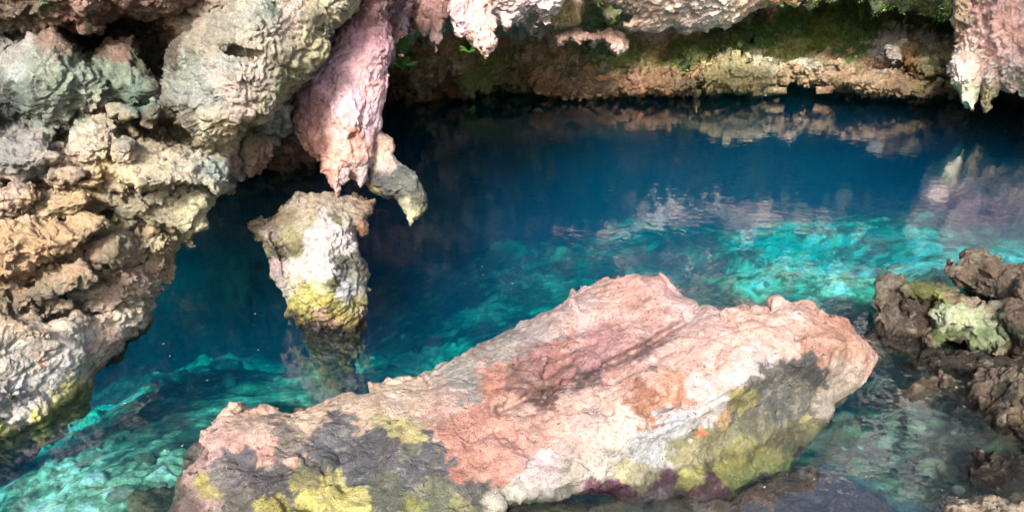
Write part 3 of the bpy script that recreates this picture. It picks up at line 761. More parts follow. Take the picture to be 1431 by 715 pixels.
CL_COL = [(30, 15, 30, '7a5c44'), (90, 25, 26, '9a6a50'), (150, 20, 30, '8a5a44'), (60, 10, 16, '6a7a44'), (200, 10, 24, '8c6450'), (200, 25, 16, '4a5034'), (260, 10, 24, 'a87c62'), (130, 8, 12, 'd0b8a8'),
          (20, 70, 20, 'bcb4a8'), (50, 90, 24, '9aa892'), (90, 120, 26, '8ea48c'), (70, 60, 20, 'a08068'), (40, 130, 24, '74887c'), (90, 160, 24, '96a490'), (30, 100, 16, 'a8b8b8'), (10, 150, 20, '4a5450'),
          (160, 110, 22, '8aa080'), (190, 130, 18, '6a8a70'), (170, 75, 18, 'a0745c'), (150, 60, 18, '6a5a3c'), (200, 90, 18, '606a48'), (230, 90, 22, '5c5040'), (130, 40, 20, '2e2a20'),  # last spot: the cavity's shade put into the colour
          (300, 40, 30, 'a89c80'), (260, 110, 26, '96a08c'), (290, 140, 26, 'a4aaa0'), (330, 120, 30, 'd4b8a4'), (320, 90, 26, 'aab0a4'), (360, 110, 26, 'd8c4a8'), (340, 60, 26, 'ccb89c'), (300, 170, 22, 'c4b890'), (380, 60, 26, 'c8b890'),
          (350, 20, 26, 'b0b09a'), (400, 20, 24, 'd0b8a0'), (380, 10, 14, '7a9078'), (440, 30, 20, 'bcb080'), (430, 70, 20, 'c0b878'), (460, 10, 20, 'd8cc98'), (400, 110, 20, 'a8a468'), (370, 150, 18, 'c0b080'), (390, 90, 14, 'a08a68'),
          (310, 190, 20, 'c8b478'), (260, 170, 18, '8a8468'), (230, 180, 22, '7c6c4c'), (390, 180, 22, '6a7c68'), (350, 200, 22, '7c7450'), (340, 225, 18, 'a4806a'), (370, 215, 16, 'b07a66'),
          (30, 225, 30, 'a09c94'), (70, 215, 18, 'b4a490'), (120, 195, 24, 'd2bc9a'), (150, 170, 18, 'b4a47c'), (130, 215, 18, 'd8bc88'), (172, 212, 12, 'aea898'), (100, 240, 20, 'd4aa84'), (140, 240, 12, 'e0b860'),
          (200, 230, 22, 'd4bc8c'), (230, 220, 20, 'd8be90'), (270, 235, 20, 'c8ba98'), (305, 235, 18, 'a4b4a0'), (180, 255, 16, 'dcc07c'), (220, 255, 16, 'b4a484'), (290, 265, 14, 'c8c094'),
          (20, 280, 28, 'd0aa86'), (60, 290, 28, 'd2a868'), (110, 290, 24, 'd4aa60'), (20, 330, 28, 'd4ac6c'), (70, 335, 28, 'd8a860'), (180, 290, 22, 'b0a078'), (230, 290, 22, 'a89c70'), (270, 290, 18, 'd0c890'), (170, 320, 24, 'a08c60'), (220, 330, 24, 'c8b078'),
          (130, 340, 24, 'b8986c'), (100, 370, 26, 'c09868'), (30, 380, 28, 'cc9c60'), (150, 370, 20, '8c7c50'), (200, 370, 22, 'cca07c'), (60, 410, 24, '90805c'), (110, 410, 22, 'a4906c'), (170, 400, 20, 'd4b090'), (20, 420, 20, '98825c'), (200, 410, 16, 'd8c0a0'),
          (30, 455, 24, 'd0b088'), (80, 440, 24, 'd4bc98'), (130, 440, 22, 'd8b896'), (180, 440, 18, 'd4c0a0'), (50, 480, 24, 'c8b4a0'), (100, 480, 24, 'ccc0b0'), (140, 480, 18, 'd2ae94'), (20, 500, 26, 'c4b8a4'), (50, 508, 7, 'b87868'), (70, 520, 24, 'c8c4bc'), (20, 550, 26, 'ccc8be'),
          (110, 520, 16, 'ccc8b0'), (20, 580, 20, 'd0c8bc'), (60, 560, 18, 'c8c4b0'), (98, 540, 15, 'e0d81c'), (72, 568, 15, 'd8d018'), (48, 588, 14, 'e4dc14'), (20, 598, 13, 'ccc40c'), (118, 545, 12, 'd0c810'), (-5, 604, 13, 'c4bc14'), (118, 530, 8, 'c4bc60'), (140, 508, 8, 'b09a70'), (60, 640, 20, '5c5830'), (-50, 660, 40, '5c5830')]
shift = lambda d, y: d + 0.30 * float(smooth(600, 500, y))
CL_D = [(a_, b_, shift(c_, b_)) for a_, b_, c_ in CL_D]
cliff = rock("cliff", CL_OUT, CL_D, 0.8, CL_COL, step=2.6, rpx=60, rnd=0.20, sat=0.64, alb=1.12, facet=0.045, tint=(1.0, 0.99, 0.96), big=(1.8, 0.06), ridge=(3.0, 0.045), strata=((0, 28, 15), (1.2, 1.6, 5.5), 0.055), fine=0.013, crack=0.045, pits=0.034, seed=31, warp=14,
             outl_noise=2.2, band=0.34, cells=(7, 0.010),
             cuts=[([(72, 36), (130, 22), (205, 18), (250, 40), (250, 80), (235, 112), (222, 122), (202, 100), (188, 72), (160, 62), (122, 76), (104, 66)], 0.42, 16),
                   ([(180, 172), (250, 168), (280, 190), (262, 205), (200, 196)], 0.26, 10), ([(306, 66), (340, 62), (374, 76), (350, 84), (315, 78)], 0.14, 5),
                   ([(0, 243), (60, 246), (110, 238), (100, 256), (40, 260), (0, 262)], 0.16, 6), ([(75, 178), (110, 185), (95, 205), (75, 200)], 0.2, 6),
                   ([(-10, 20), (60, 44), (110, 40), (90, 56), (40, 60), (-10, 50)], 0.16, 8), ([(40, 455), (90, 430), (140, 405), (150, 412), (100, 440), (50, 466)], 0.09, 6),
                   ([(120, 392), (150, 380), (160, 392), (135, 402)], 0.12, 5), ([(130, 300), (190, 270), (250, 262), (245, 272), (190, 290), (150, 312)], 0.14, 6)])
tag(cliff, "tall cream and ochre cliff leaning over the pool, yellow algae at its foot", "cliff")

def lump(pts, d, rel=0.0, thick=0.35, **kw):
    xs = [p[0] for p in pts]; ys = [p[1] for p in pts]
    cx, cy = sum(xs) / len(xs), sum(ys) / len(ys)
    a = dict(step=2.4, rnd=0.16, big=(3.0, 0.02), ridge=(5.0, 0.022), fine=0.010, crack=0.030, pits=0.030, sat=0.64, alb=1.12, facet=0.04, warp=12, outl_noise=1.4, strata=((0, 24, 10), (2, 2.6, 8), 0.016), seed=int(cx * 7 + cy) % 900)
    a.update(kw)
    mt_ = a.pop('mat', None)
    return rock("rock_lump", pts, [(a_, b_, shift(c_, b_)) for a_, b_, c_ in ([(cx, cy, d)] if not isinstance(d, list) else d)], thick, CL_COL, mat=mt_, parent=cliff, **a)

lump([(-40, -60), (300, -60), (275, 5), (235, 28), (180, 26), (150, 30), (120, 45), (95, 38), (60, 48), (20, 42), (-40, 50)], [(0, 0, 3.95), (100, 0, 3.95), (270, 0, 4.1), (130, 40, 4.1)], rnd=0.2)
lump([(0, 75), (35, 55), (75, 45), (105, 60), (112, 85), (135, 100), (150, 120), (155, 150), (140, 165), (110, 168), (85, 185), (55, 188), (20, 172), (-20, 150), (-30, 90)], [(0, 100, 4.0), (60, 110, 3.98), (130, 130, 4.12), (60, 170, 4.12)], rnd=0.24)
lump([(120, 85), (150, 55), (185, 56), (200, 90), (222, 118), (225, 135), (195, 148), (155, 140), (130, 115)], 4.28)
lump([(240, 60), (270, 25), (330, -10), (420, -30), (505, -20), (490, 18), (462, 45), (450, 75), (425, 110), (400, 135), (380, 168), (350, 178), (310, 200), (285, 195), (262, 178), (240, 172), (222, 150), (226, 122)],
     [(250, 100, 4.25), (300, 130, 4.0), (340, 100, 3.96), (360, 40, 4.05), (300, 185, 4.15), (400, 110, 4.25), (440, 60, 4.4), (480, 0, 4.5), (240, 150, 4.25)], rnd=0.28, thick=0.6, rpx=52, big=(2.2, 0.04), ridge=(3.5, 0.035),
     cuts=[([(306, 68), (325, 62), (374, 76), (350, 84), (315, 80)], 0.20, 6), ([(395, 122), (402, 112), (420, 112), (414, 124), (400, 136)], 0.06, 4), ([(372, 14), (384, 2), (392, 12), (384, 30)], 0.08, 5)])
lump([(398, 60), (430, 20), (470, 30), (455, 75), (428, 112), (410, 130), (388, 125), (380, 110)], [(430, 60, 4.42), (400, 115, 4.4), (460, 30, 4.5)], rnd=0.14)
lump([(-20, 202), (30, 202), (68, 200), (88, 215), (90, 230), (62, 240), (20, 246), (-20, 248)], 3.98, strata=None, ridge=(5, 0.012), crack=0.008)
lump([(95, 175), (120, 160), (150, 160), (168, 175), (166, 200), (150, 222), (120, 228), (95, 212), (90, 195)], 4.10)
lump([(158, 197), (172, 193), (187, 199), (190, 214), (180, 227), (165, 228), (154, 218), (152, 205)], 4.05, rnd=0.10, strata=None, ridge=(4, 0.006), big=(3, 0.008), crack=0.0, step=1.8)
lump([(165, 185), (180, 172), (205, 178), (215, 195), (230, 205), (250, 200), (285, 205), (312, 212), (328, 235), (320, 255), (302, 270), (280, 258), (240, 262), (215, 258), (190, 262), (160, 258), (150, 232), (160, 222)],
     [(180, 200, 4.35), (200, 235, 4.12), (270, 230, 4.2), (315, 240, 4.4)], rnd=0.16)
lump([(68, 232), (95, 226), (115, 230), (125, 248), (105, 257), (80, 256), (66, 246)], 4.06, step=2.0)
lump([(120, 235), (138, 228), (148, 236), (146, 248), (132, 250)], 4.08, rnd=0.08, step=1.8)
lump([(100, 250), (125, 246), (150, 250), (140, 264), (112, 264)], 4.12, step=2.0)
lump([(150, 148), (170, 145), (198, 150), (196, 163), (170, 170), (152, 164)], 4.14, rnd=0.10, step=2.0)
lump([(196, 150), (212, 142), (224, 150), (226, 168), (212, 176), (198, 172)], 4.14, rnd=0.10, step=2.0)
lump([(345, 130), (375, 128), (405, 150), (402, 185), (385, 205), (372, 235), (350, 246), (330, 240), (322, 215), (325, 185)], [(360, 170, 4.78), (390, 180, 4.9), (350, 230, 4.85)], rnd=0.14)
lump([(0, 262), (40, 262), (62, 278), (40, 290), (10, 300), (-30, 295), (-30, 268)], 3.92, rnd=0.12)
lump([(60, 268), (120, 268), (130, 280), (100, 300), (60, 306), (30, 300)], 4.04, rnd=0.14)
lump([(180, 268), (230, 262), (270, 262), (296, 270), (294, 292), (270, 318), (240, 322), (215, 318), (190, 300), (160, 298)], [(200, 280, 4.28), (260, 290, 4.4), (230, 310, 4.42)], rnd=0.16)
lump([(-30, 310), (40, 302), (90, 306), (120, 300), (150, 312), (110, 345), (60, 370), (0, 392), (-30, 392)], [(0, 340, 3.86), (100, 320, 4.05), (40, 360, 3.95)], rnd=0.14)
lump([(120, 345), (160, 318), (215, 322), (250, 330), (238, 352), (200, 360), (150, 378), (120, 372)], [(150, 345, 4.2), (220, 340, 4.5)], rnd=0.14)
lump([(60, 385), (110, 360), (140, 385), (110, 405), (60, 425), (20, 440), (0, 425)], 4.02, rnd=0.12)
lump([(160, 385), (210, 360), (235, 362), (222, 392), (205, 415), (170, 420), (140, 410)], [(170, 395, 4.4), (215, 385, 4.65)], rnd=0.10)
lump([(38, 503), (50, 497), (63, 502), (64, 513), (52, 518), (40, 514)], 4.09, rnd=0.05, step=1.5, thick=0.06, strata=None, crack=0, ridge=(6, 0.004), big=(3, 0.004))
lump([(-30, 440), (30, 448), (70, 470), (20, 482), (-30, 480)], 3.90, rnd=0.10)

lump([(-40, 452), (60, 446), (120, 436), (160, 424), (203, 428), (204, 446), (188, 462), (164, 496), (146, 508), (126, 522), (122, 548), (100, 568), (62, 592), (20, 606), (-40, 616)],
     [(0, 605, 4.20), (60, 588, 4.28), (115, 545, 4.52), (150, 500, 4.56), (200, 440, 4.72), (100, 500, 4.22), (0, 540, 4.02), (60, 520, 4.12), (0, 470, 3.84), (100, 450, 4.16)],
     rnd=0.10, rpx=24, thick=0.3, ridge=(2.4, 0.014), big=(2, 0.02), strata=((0, 28, 22), (1.0, 1.4, 5.0), 0.02), fine=0.006, crack=0.018, pits=0.012, facet=0.03, facet_small=0.15, alb=1.05, seed=333, mat=M_SMOOTH)

# ------------------------------------------------------------------ the big pink stalactite
S_COL = [(500, 10, 26, '6a4e50'), (480, 60, 30, 'b08a90'), (520, 40, 20, '9c7478'), (500, 90, 26, 'c4a0a4'), (470, 100, 24, 'c8a8b4'), (450, 120, 24, 'd0b0bc'), (480, 140, 26, 'd8bcc4'), (440, 160, 22, 'b48e94'), (425, 150, 16, 'a8848c'), (520, 110, 22, 'd4acb0'), (515, 160, 22, 'd8b4b8'),
         (490, 170, 22, 'dcb8b0'), (460, 180, 22, 'd4aca4'), (470, 200, 24, 'e0aea0'), (490, 210, 22, 'dca694'), (450, 200, 14, 'a47c78'), (500, 185, 12, 'b87c66'), (510, 200, 14, 'c89a8c'), (480, 230, 20, 'e0b8a8'), (460, 240, 14, 'd4a494'), (470, 258, 14, 'd8b0a8'), (520, 205, 12, 'c4a090'), (505, 230, 14, 'bca094'), (512, 228, 5, 'a890a8')]
stal = rock("hanging_stalactite", [(470, -60), (560, -60), (556, 0), (540, 30), (548, 60), (538, 110), (535, 150), (530, 175), (533, 200), (524, 225), (512, 240), (500, 247), (488, 242), (482, 250), (478, 262), (472, 276), (466, 262), (458, 248), (446, 242), (446, 228),
             (436, 216), (428, 200), (418, 190), (407, 172), (408, 150), (412, 132), (424, 118), (440, 98), (455, 70), (470, 45), (476, 20)],
            [(500, 0, 5.5), (470, 100, 5.25), (520, 100, 5.35), (480, 160, 5.15), (430, 160, 5.35), (520, 180, 5.3), (480, 220, 5.2), (470, 262, 5.3)], 0.45, S_COL, mat=M_SMOOTH, step=1.9, rnd=0.24, rpx=38, big=(2.6, 0.03), ridge=(3.6, 0.014),
            strata=((0, 0, 0), (4.5, 4.5, 1.3), 0.016), fine=0.010, crack=0.014, alb=1.0, sat=1.1, facet=0.015, pits=0.010, seed=52, warp=9, outl_noise=1.2,
            cuts=[([(503, 155), (510, 130), (514, 150), (508, 185), (500, 190)], 0.07, 4), ([(486, 190), (500, 180), (503, 215), (498, 232), (490, 215)], 0.06, 4)])
tag(stal, "massive pink stalactite hanging just above the yellow stained rock pillar", "stalactite")
for pts, d in (([(505, 205), (516, 205), (514, 232), (508, 260), (504, 264), (500, 250), (499, 232)], 5.36), ([(480, 236), (488, 236), (484, 250), (478, 256), (474, 248)], 5.25)):
    rock("drip_tip", pts, [(508, 230, d)], 0.08, [(508, 240, 20, 'b09a98')], mat=M_SMOOTH, step=1.2, rnd=0.05, rpx=6, big=(3, 0.004), ridge=(8, 0.005), fine=0.004, crack=0.003, seed=55, parent=stal, outl_noise=0.5)
# the brownish sheet behind it
sh = rock("curtain_stalactite", [(525, -60), (575, -60), (560, 20), (556, 60), (552, 90), (546, 110), (538, 140), (530, 150), (522, 120), (520, 60)], [(540, 0, 5.9), (545, 100, 5.75)], 0.25,
          [(540, 20, 30, '5a3c3c'), (545, 70, 24, '8a625c'), (545, 100, 20, 'b08c84'), (535, 130, 14, 'a88480')], mat=M_SMOOTH, step=2.0, rnd=0.12, strata=((0, 0, 0), (5, 5, 1.2), 0.015), seed=57, outl_noise=1.2)
tag(sh, "narrow brown pink curtain of dripstone behind the massive pink stalactite", "stalactite")

hook = rock("hooked_stalactite", [(516, 182), (530, 186), (546, 196), (550, 205), (545, 215), (556, 230), (568, 238), (580, 246), (588, 262), (593, 278), (592, 290), (586, 302), (578, 308), (574, 316), (571, 304), (566, 290), (560, 278), (552, 272), (538, 272), (524, 264), (514, 254), (514, 240), (512, 215)],
            [(530, 200, 5.5), (535, 250, 5.45), (570, 255, 5.4), (580, 290, 5.5)], 0.24,
            [(530, 200, 14, 'c4a08c'), (528, 218, 14, 'd4c0a8'), (540, 225, 12, 'c0aca0'), (530, 250, 14, '50504e'), (550, 250, 16, '5a5e58'), (570, 258, 16, '6c746a'), (583, 275, 12, '5a5e54'), (585, 290, 10, '8c9070'), (573, 300, 8, 'dcd4a8'), (565, 280, 8, 'b4ac88'), (520, 262, 7, 'c8b878')],
            mat=M_SMOOTH, step=1.7, rnd=0.14, rpx=17, grow=4, big=(3, 0.010), ridge=(6, 0.010), fine=0.008, crack=0.010, alb=0.8, seed=61, warp=6, outl_noise=0.9)
tag(hook, "dark grey hooked stalactite curving down like a claw right of the pink one", "stalactite")

# ------------------------------------------------------------------ the pillar standing in the water
pil = rock("rock_pillar", [(355, 318), (372, 306), (385, 300), (390, 288), (402, 282), (412, 270), (440, 270), (470, 273), (500, 276), (522, 282), (522, 296), (516, 306), (514, 328), (506, 330), (498, 318), (496, 338), (500, 352), (514, 372), (516, 384), (512, 410), (514, 425), (508, 445),
                     (504, 456), (506, 480), (492, 505), (498, 545), (482, 610), (446, 610), (438, 560), (446, 520), (432, 490), (424, 462), (412, 450), (402, 434), (394, 408), (384, 388), (378, 360), (368, 345)],
           [(365, 320, 5.32), (420, 280, 5.42), (500, 285, 5.45), (410, 320, 5.18), (460, 330, 5.10), (485, 310, 5.2), (400, 380, 5.28), (430, 380, 5.12), (470, 390, 5.08), (505, 380, 5.25), (440, 430, 5.22), (480, 430, 5.25), (460, 465, 5.44), (510, 310, 5.35), (460, 520, 5.66), (460, 600, 5.90), (500, 540, 5.75), (430, 540, 5.75)], 0.42,
           [(380, 310, 14, 'a8987c'), (420, 285, 18, 'c0ac90'), (470, 280, 18, 'b8a48c'), (508, 290, 12, 'a8886c'), (400, 300, 14, '9c8c68'), (375, 335, 10, '8c8460'), (390, 350, 10, '54503c'), (376, 330, 8, 'c8b0b0'), (384, 370, 8, 'c0a8a8'), (390, 395, 8, 'b8a4a0'), (400, 330, 10, 'b0a46c'), (415, 345, 10, '8c8450'),
            (425, 310, 14, 'c8b898'), (450, 310, 14, 'e4d0c8'), (465, 330, 14, 'e8dcd8'), (440, 340, 12, 'e4dcd8'), (420, 370, 12, 'dcdcd8'), (450, 370, 12, 'e8e0dc'), (408, 395, 12, 'd8d0b0'), (468, 305, 8, '7a7448'), (480, 300, 8, 'c8c098'), (512, 315, 8, 'b07c58'), (475, 350, 10, 'dcd4c8'), (480, 365, 10, '6c6858'), (500, 372, 12, '807868'), (490, 385, 8, 'b0a890'),
            (490, 400, 12, 'd0d0cc'), (478, 410, 10, 'dcdcdc'), (505, 400, 10, 'b4b098'), (465, 395, 6, '7c8044'), (500, 425, 10, 'b8b470'), (505, 435, 7, 'a87890'), (430, 410, 12, 'd8d468'), (450, 420, 12, 'd4cc50'), (420, 425, 10, 'c4bc48'), (470, 425, 10, 'c8c450'), (450, 400, 8, 'dcd8a0'), (452, 432, 7, 'b87c90'), (428, 410, 4, 'b07088'), (435, 440, 9, 'a8a040'), (465, 445, 8, 'a0745c'), (480, 440, 8, 'b8a840'), (490, 448, 7, '9c8c38'),
            (440, 455, 9, '2c2414'), (470, 460, 9, '342818'), (500, 460, 8, '3c2c1c'), (410, 440, 6, '4c4824'), (470, 500, 20, '6c5a44'), (430, 520, 14, 'b8b09c'), (490, 540, 20, '5c4c38'), (450, 570, 20, 'a09880'), (508, 500, 10, 'b0a890')],  # submerged foot carries the pillar's reflection in its brown and pale colours
           mat=M_SMOOTH, step=1.7, rnd=0.20, rpx=30, alb=0.64, big=(2.6, 0.02), ridge=(4.5, 0.018), strata=((8, 10, 0), (5.5, 5.5, 1.5), 0.030), fine=0.009, crack=0.022, seed=71, warp=6, outl_noise=1.0,
           cuts=[([(378, 318), (392, 330), (400, 360), (402, 390), (394, 385), (388, 355), (374, 330)], 0.08, 5), ([(486, 352), (505, 358), (510, 365), (490, 362)], 0.05, 3), ([(458, 365), (480, 390), (484, 405), (468, 395)], 0.05, 4)])
tag(pil, "rock pillar standing in the water, white flowstone above yellow algae and dark waterline", "rock")
# ------------------------------------------------------------------ ceiling rock and the stalactites hanging from it
PINK = [(560, 10, 30, '8a6460'), (600, 20, 24, 'b08880'), (640, 10, 30, 'd4b0ac'), (690, 10, 30, 'dcc0c0'), (740, 5, 30, 'd8c0c4'), (780, 0, 24, 'd0b4b0'), (660, 40, 20, 'd8b4a8'), (720, 30, 22, 'd0b4ac'), (610, 50, 20, 'a87c74'), (770, 20, 14, 'b8a090'),
        (820, 20, 24, 'd0b0a0'), (880, 20, 24, 'c8a898'), (940, 10, 30, 'dcbcac'), (1000, 10, 30, 'dcc4b8'), (960, 35, 20, 'd4b8b0'), (1040, 5, 20, 'd8b494'), (840, 50, 22, 'd8aea0'), (860, 60, 18, 'dcb4a8'), (800, 60, 18, 'c09c8c'), (1090, 0, 24, 'b88c5c')]
def hang(name, pts, ctrl, thick, label, spots=PINK, group=None, cat="stalactite", **kw):
    a = dict(mat=M_SMOOTH, step=2.0, rnd=0.22, big=(1.8, 0.04), ridge=(3.2, 0.035), strata=((0, 0, 0), (3.0, 3.0, 1.4), 0.02), fine=0.013, crack=0.02, warp=10, outl_noise=1.6, alb=1.2, seed=int(pts[0][0] * 3 + pts[1][1]) % 700)
    a.update(kw)
    o = rock(name, pts, ctrl, thick, spots, **a)
    return tag(o, label, cat, group)
GR = "stalactites along the edge of the cave ceiling"
hang("ceiling_rock", [(545, -80), (800, -80), (792, -10), (783, 12), (768, 28), (752, 30), (742, 18), (730, 30), (716, 34), (700, 30), (690, 38), (668, 30), (655, 34), (640, 26), (625, 34), (612, 26), (598, 40), (580, 36), (566, 20), (548, 24)],
     [(560, 0, 7.6), (640, 0, 7.2), (700, 0, 7.1), (780, 0, 7.4), (700, -80, 6.8)], 0.7, "pale pink mass of ceiling rock from which the short stalactites hang", cat="ceiling rock", ridge=(2.6, 0.06), step=2.2)
hang("stalactite", [(550, -10), (578, -10), (574, 12), (568, 34), (563, 50), (557, 40), (552, 20)], [(563, 20, 6.8)], 0.2, "dark mauve stalactite nearest the massive pink one", spots=[(563, 10, 20, '7a585c'), (563, 35, 12, 'b0909a')], group=GR, rnd=0.12)
hang("stalactite", [(580, -10), (628, -10), (624, 18), (620, 40), (614, 60), (608, 76), (602, 62), (600, 45), (592, 50), (584, 40), (578, 20)], [(603, 20, 7.0), (608, 60, 7.0)], 0.26, "brown pink stalactite with a long thin drip over the green ferns", spots=[(600, 10, 24, '8a605a'), (608, 50, 16, 'c4a098'), (588, 40, 12, 'b08478')], group=GR, rnd=0.14)
hang("stalactite", [(624, -5), (656, -5), (654, 15), (651, 32), (646, 46), (640, 40), (634, 28), (628, 15)], [(640, 20, 6.85)], 0.22, "slim pointed stalactite left of the broad blunt pink one", spots=[(640, 15, 20, 'c8a09c'), (645, 35, 12, 'dcbcb8')], group=GR, rnd=0.12)
hang("stalactite", [(640, 0), (688, -5), (690, 25), (685, 36), (694, 52), (694, 62), (684, 74), (677, 85), (670, 72), (662, 66), (652, 52), (648, 40)], [(665, 20, 6.9), (672, 55, 6.75)], 0.3, "broad blunt pink stalactite, longest of the row under the ceiling", spots=[(665, 20, 24, 'cca49c'), (675, 55, 20, 'e4bcb0'), (660, 50, 10, 'c89888')], group=GR, rnd=0.2)
hang("stalactite", [(686, 20), (698, 22), (699, 36), (693, 46), (687, 40), (684, 30)], [(691, 32, 6.9)], 0.12, "small round nub stalactite beside the broad pink one", spots=[(691, 32, 24, 'c09c94')], group=GR, rnd=0.08, step=1.6)
hang("stalactite", [(700, 18), (722, 18), (720, 34), (714, 44), (708, 50), (702, 42), (702, 32)], [(711, 32, 6.9)], 0.14, "stubby rounded stalactite between the nub and the pointed corner", spots=[(711, 32, 24, 'ccaca8')], group=GR, rnd=0.1, step=1.6)
hang("stalactite", [(744, 0), (786, -10), (782, 12), (772, 24), (764, 34), (757, 24), (750, 18)], [(765, 5, 7.0), (763, 28, 7.0)], 0.2, "short pointed stalactite at the right corner of the pink ceiling rock", spots=[(765, 10, 24, 'd0b4b4')], group=GR, rnd=0.12)
# the low brow further back, right of the middle
hang("rock_brow", [(800, -80), (1180, -80), (1145, -5), (1110, 2), (1070, 6), (1050, 18), (1035, 30), (1012, 42), (1000, 34), (985, 42), (960, 46), (940, 40), (915, 46), (895, 40), (880, 46), (872, 36), (884, 20), (860, 10), (830, -10)],
     [(900, 0, 9.4), (1000, 0, 9.6), (1100, -20, 10), (880, 30, 9.6), (1000, 35, 10), (1000, -80, 8.6)], 0.9, "broad pale pink brow of rock above the mossy recess", cat="rock", rnd=0.3, ridge=(2.0, 0.07), step=2.2)
hang("stalactite", [(772, 48), (800, 38), (830, 44), (856, 38), (872, 52), (874, 66), (866, 80), (858, 76), (846, 62), (838, 58), (828, 70), (818, 58), (806, 68), (796, 58), (780, 64)], [(800, 55, 10.4), (860, 60, 10.2), (830, 50, 10.2)], 0.5,
     "ragged pink drapery stalactite with a blunt right tip over grey green rock", group="stalactites further back over the ledge", rnd=0.2, fine=0.02)
# pink flowstone at the right end, with its two hanging lobes
D_COL = [(1340, 20, 20, '8c7a60'), (1380, 20, 30, 'a88480'), (1420, 40, 30, 'c09490'), (1380, 50, 24, 'c8a49c'), (1360, 90, 20, 'dcbcb0'), (1345, 100, 14, 'e4d0c8'), (1350, 130, 14, 'e8e4b8'), (1355, 145, 8, 'e4e0c8'), (1400, 100, 24, 'd0b8b4'), (1400, 80, 20, 'c09c98'), (1425, 110, 24, 'b8a094'), (1385, 120, 14, 'ccc0a0'), (1380, 140, 10, 'b8b080'), (1400, -60, 50, 'd8b8b0'), (1400, -200, 80, 'e8d4cc'), (1500, -150, 80, 'e0ccc4'), (1335, 140, 6, '7a8440')]
fs = hang("flowstone_wall", [(1330, 85), (1336, 40), (1332, 20), (1338, -60), (1330, -200), (1350, -330), (1600, -330), (1600, 150), (1440, 140), (1428, 128), (1415, 132), (1400, 128), (1390, 135), (1384, 128), (1372, 130), (1360, 100), (1345, 95)],
     [(1340, 50, 11.6), (1400, 60, 11.0), (1431, 100, 10.9), (1380, 120, 11.4), (1560, 0, 9.8), (1360, -200, 11.0), (1400, -330, 10.8), (1600, -330, 9.6), (1600, 150, 9.2)], 1.0, "pink wall of flowstone with fine vertical pleats at the far right", spots=D_COL, cat="flowstone", rnd=0.4, ridge=(1.6, 0.09), strata=((0, 0, 12), (3.2, 3.2, 0.8), 0.06), fine=0.03, crack=0.03, alb=2.1)
hang("flowstone_lobe", [(1326, 92), (1332, 78), (1350, 72), (1368, 80), (1375, 98), (1372, 120), (1366, 140), (1362, 152), (1352, 150), (1342, 138), (1330, 118)], [(1350, 100, 11.0), (1355, 140, 11.1)], 0.5,
     "rounded pleated lobe of pale flowstone hanging almost to the water", spots=D_COL, cat="flowstone", rnd=0.35, ridge=(1.6, 0.03), strata=((0, 0, 12), (4.5, 4.5, 0.8), 0.05), fine=0.02, alb=1.2)
hang("flowstone_lobe", [(1372, 100), (1398, 96), (1404, 115), (1390, 132), (1384, 150), (1376, 154), (1371, 138)], [(1385, 110, 11.1), (1378, 148, 11.2)], 0.4,
     "thin ragged flowstone lobe tapering to the water beside the rounded one", spots=D_COL, cat="flowstone", rnd=0.3, ridge=(1.6, 0.03), strata=((0, 0, 12), (4.5, 4.5, 0.8), 0.05), fine=0.02, alb=1.2)
# boulders of the far ledge
L_COL = [(1070, 90, 16, 'eae0b0'), (1060, 112, 14, 'd8cc98'), (1030, 110, 18, 'b8ac70'), (1000, 100, 18, 'a89c60'), (1110, 112, 20, 'c0a070'), (1150, 100, 16, 'c8a884'), (1200, 115, 20, 'b09470'), (1170, 125, 16, '9c7c54'), (1250, 125, 18, 'a4845c'), (1300, 120, 16, 'b4a068'), (1240, 70, 14, 'dcd4cc'), (1270, 85, 12, '94703c'), (1300, 85, 14, 'b0ac78'), (1130, 85, 14, 'd8d0b4'),
         (560, 115, 22, '6c4a30'), (600, 110, 22, '7c6a44'), (640, 125, 22, '5c3c24'), (700, 125, 20, '6c5434'), (760, 125, 20, 'b08858'), (820, 120, 20, 'c09470'), (880, 122, 20, 'b48460'), (930, 115, 20, 'a47c50'), (790, 100, 16, 'b8a888'), (850, 100, 16, '8c9c78'), (960, 110, 16, '7c6c48'), (1310, 135, 20, '5c4430')]
GL = "blocks of the low rock ledge along the far waterline"
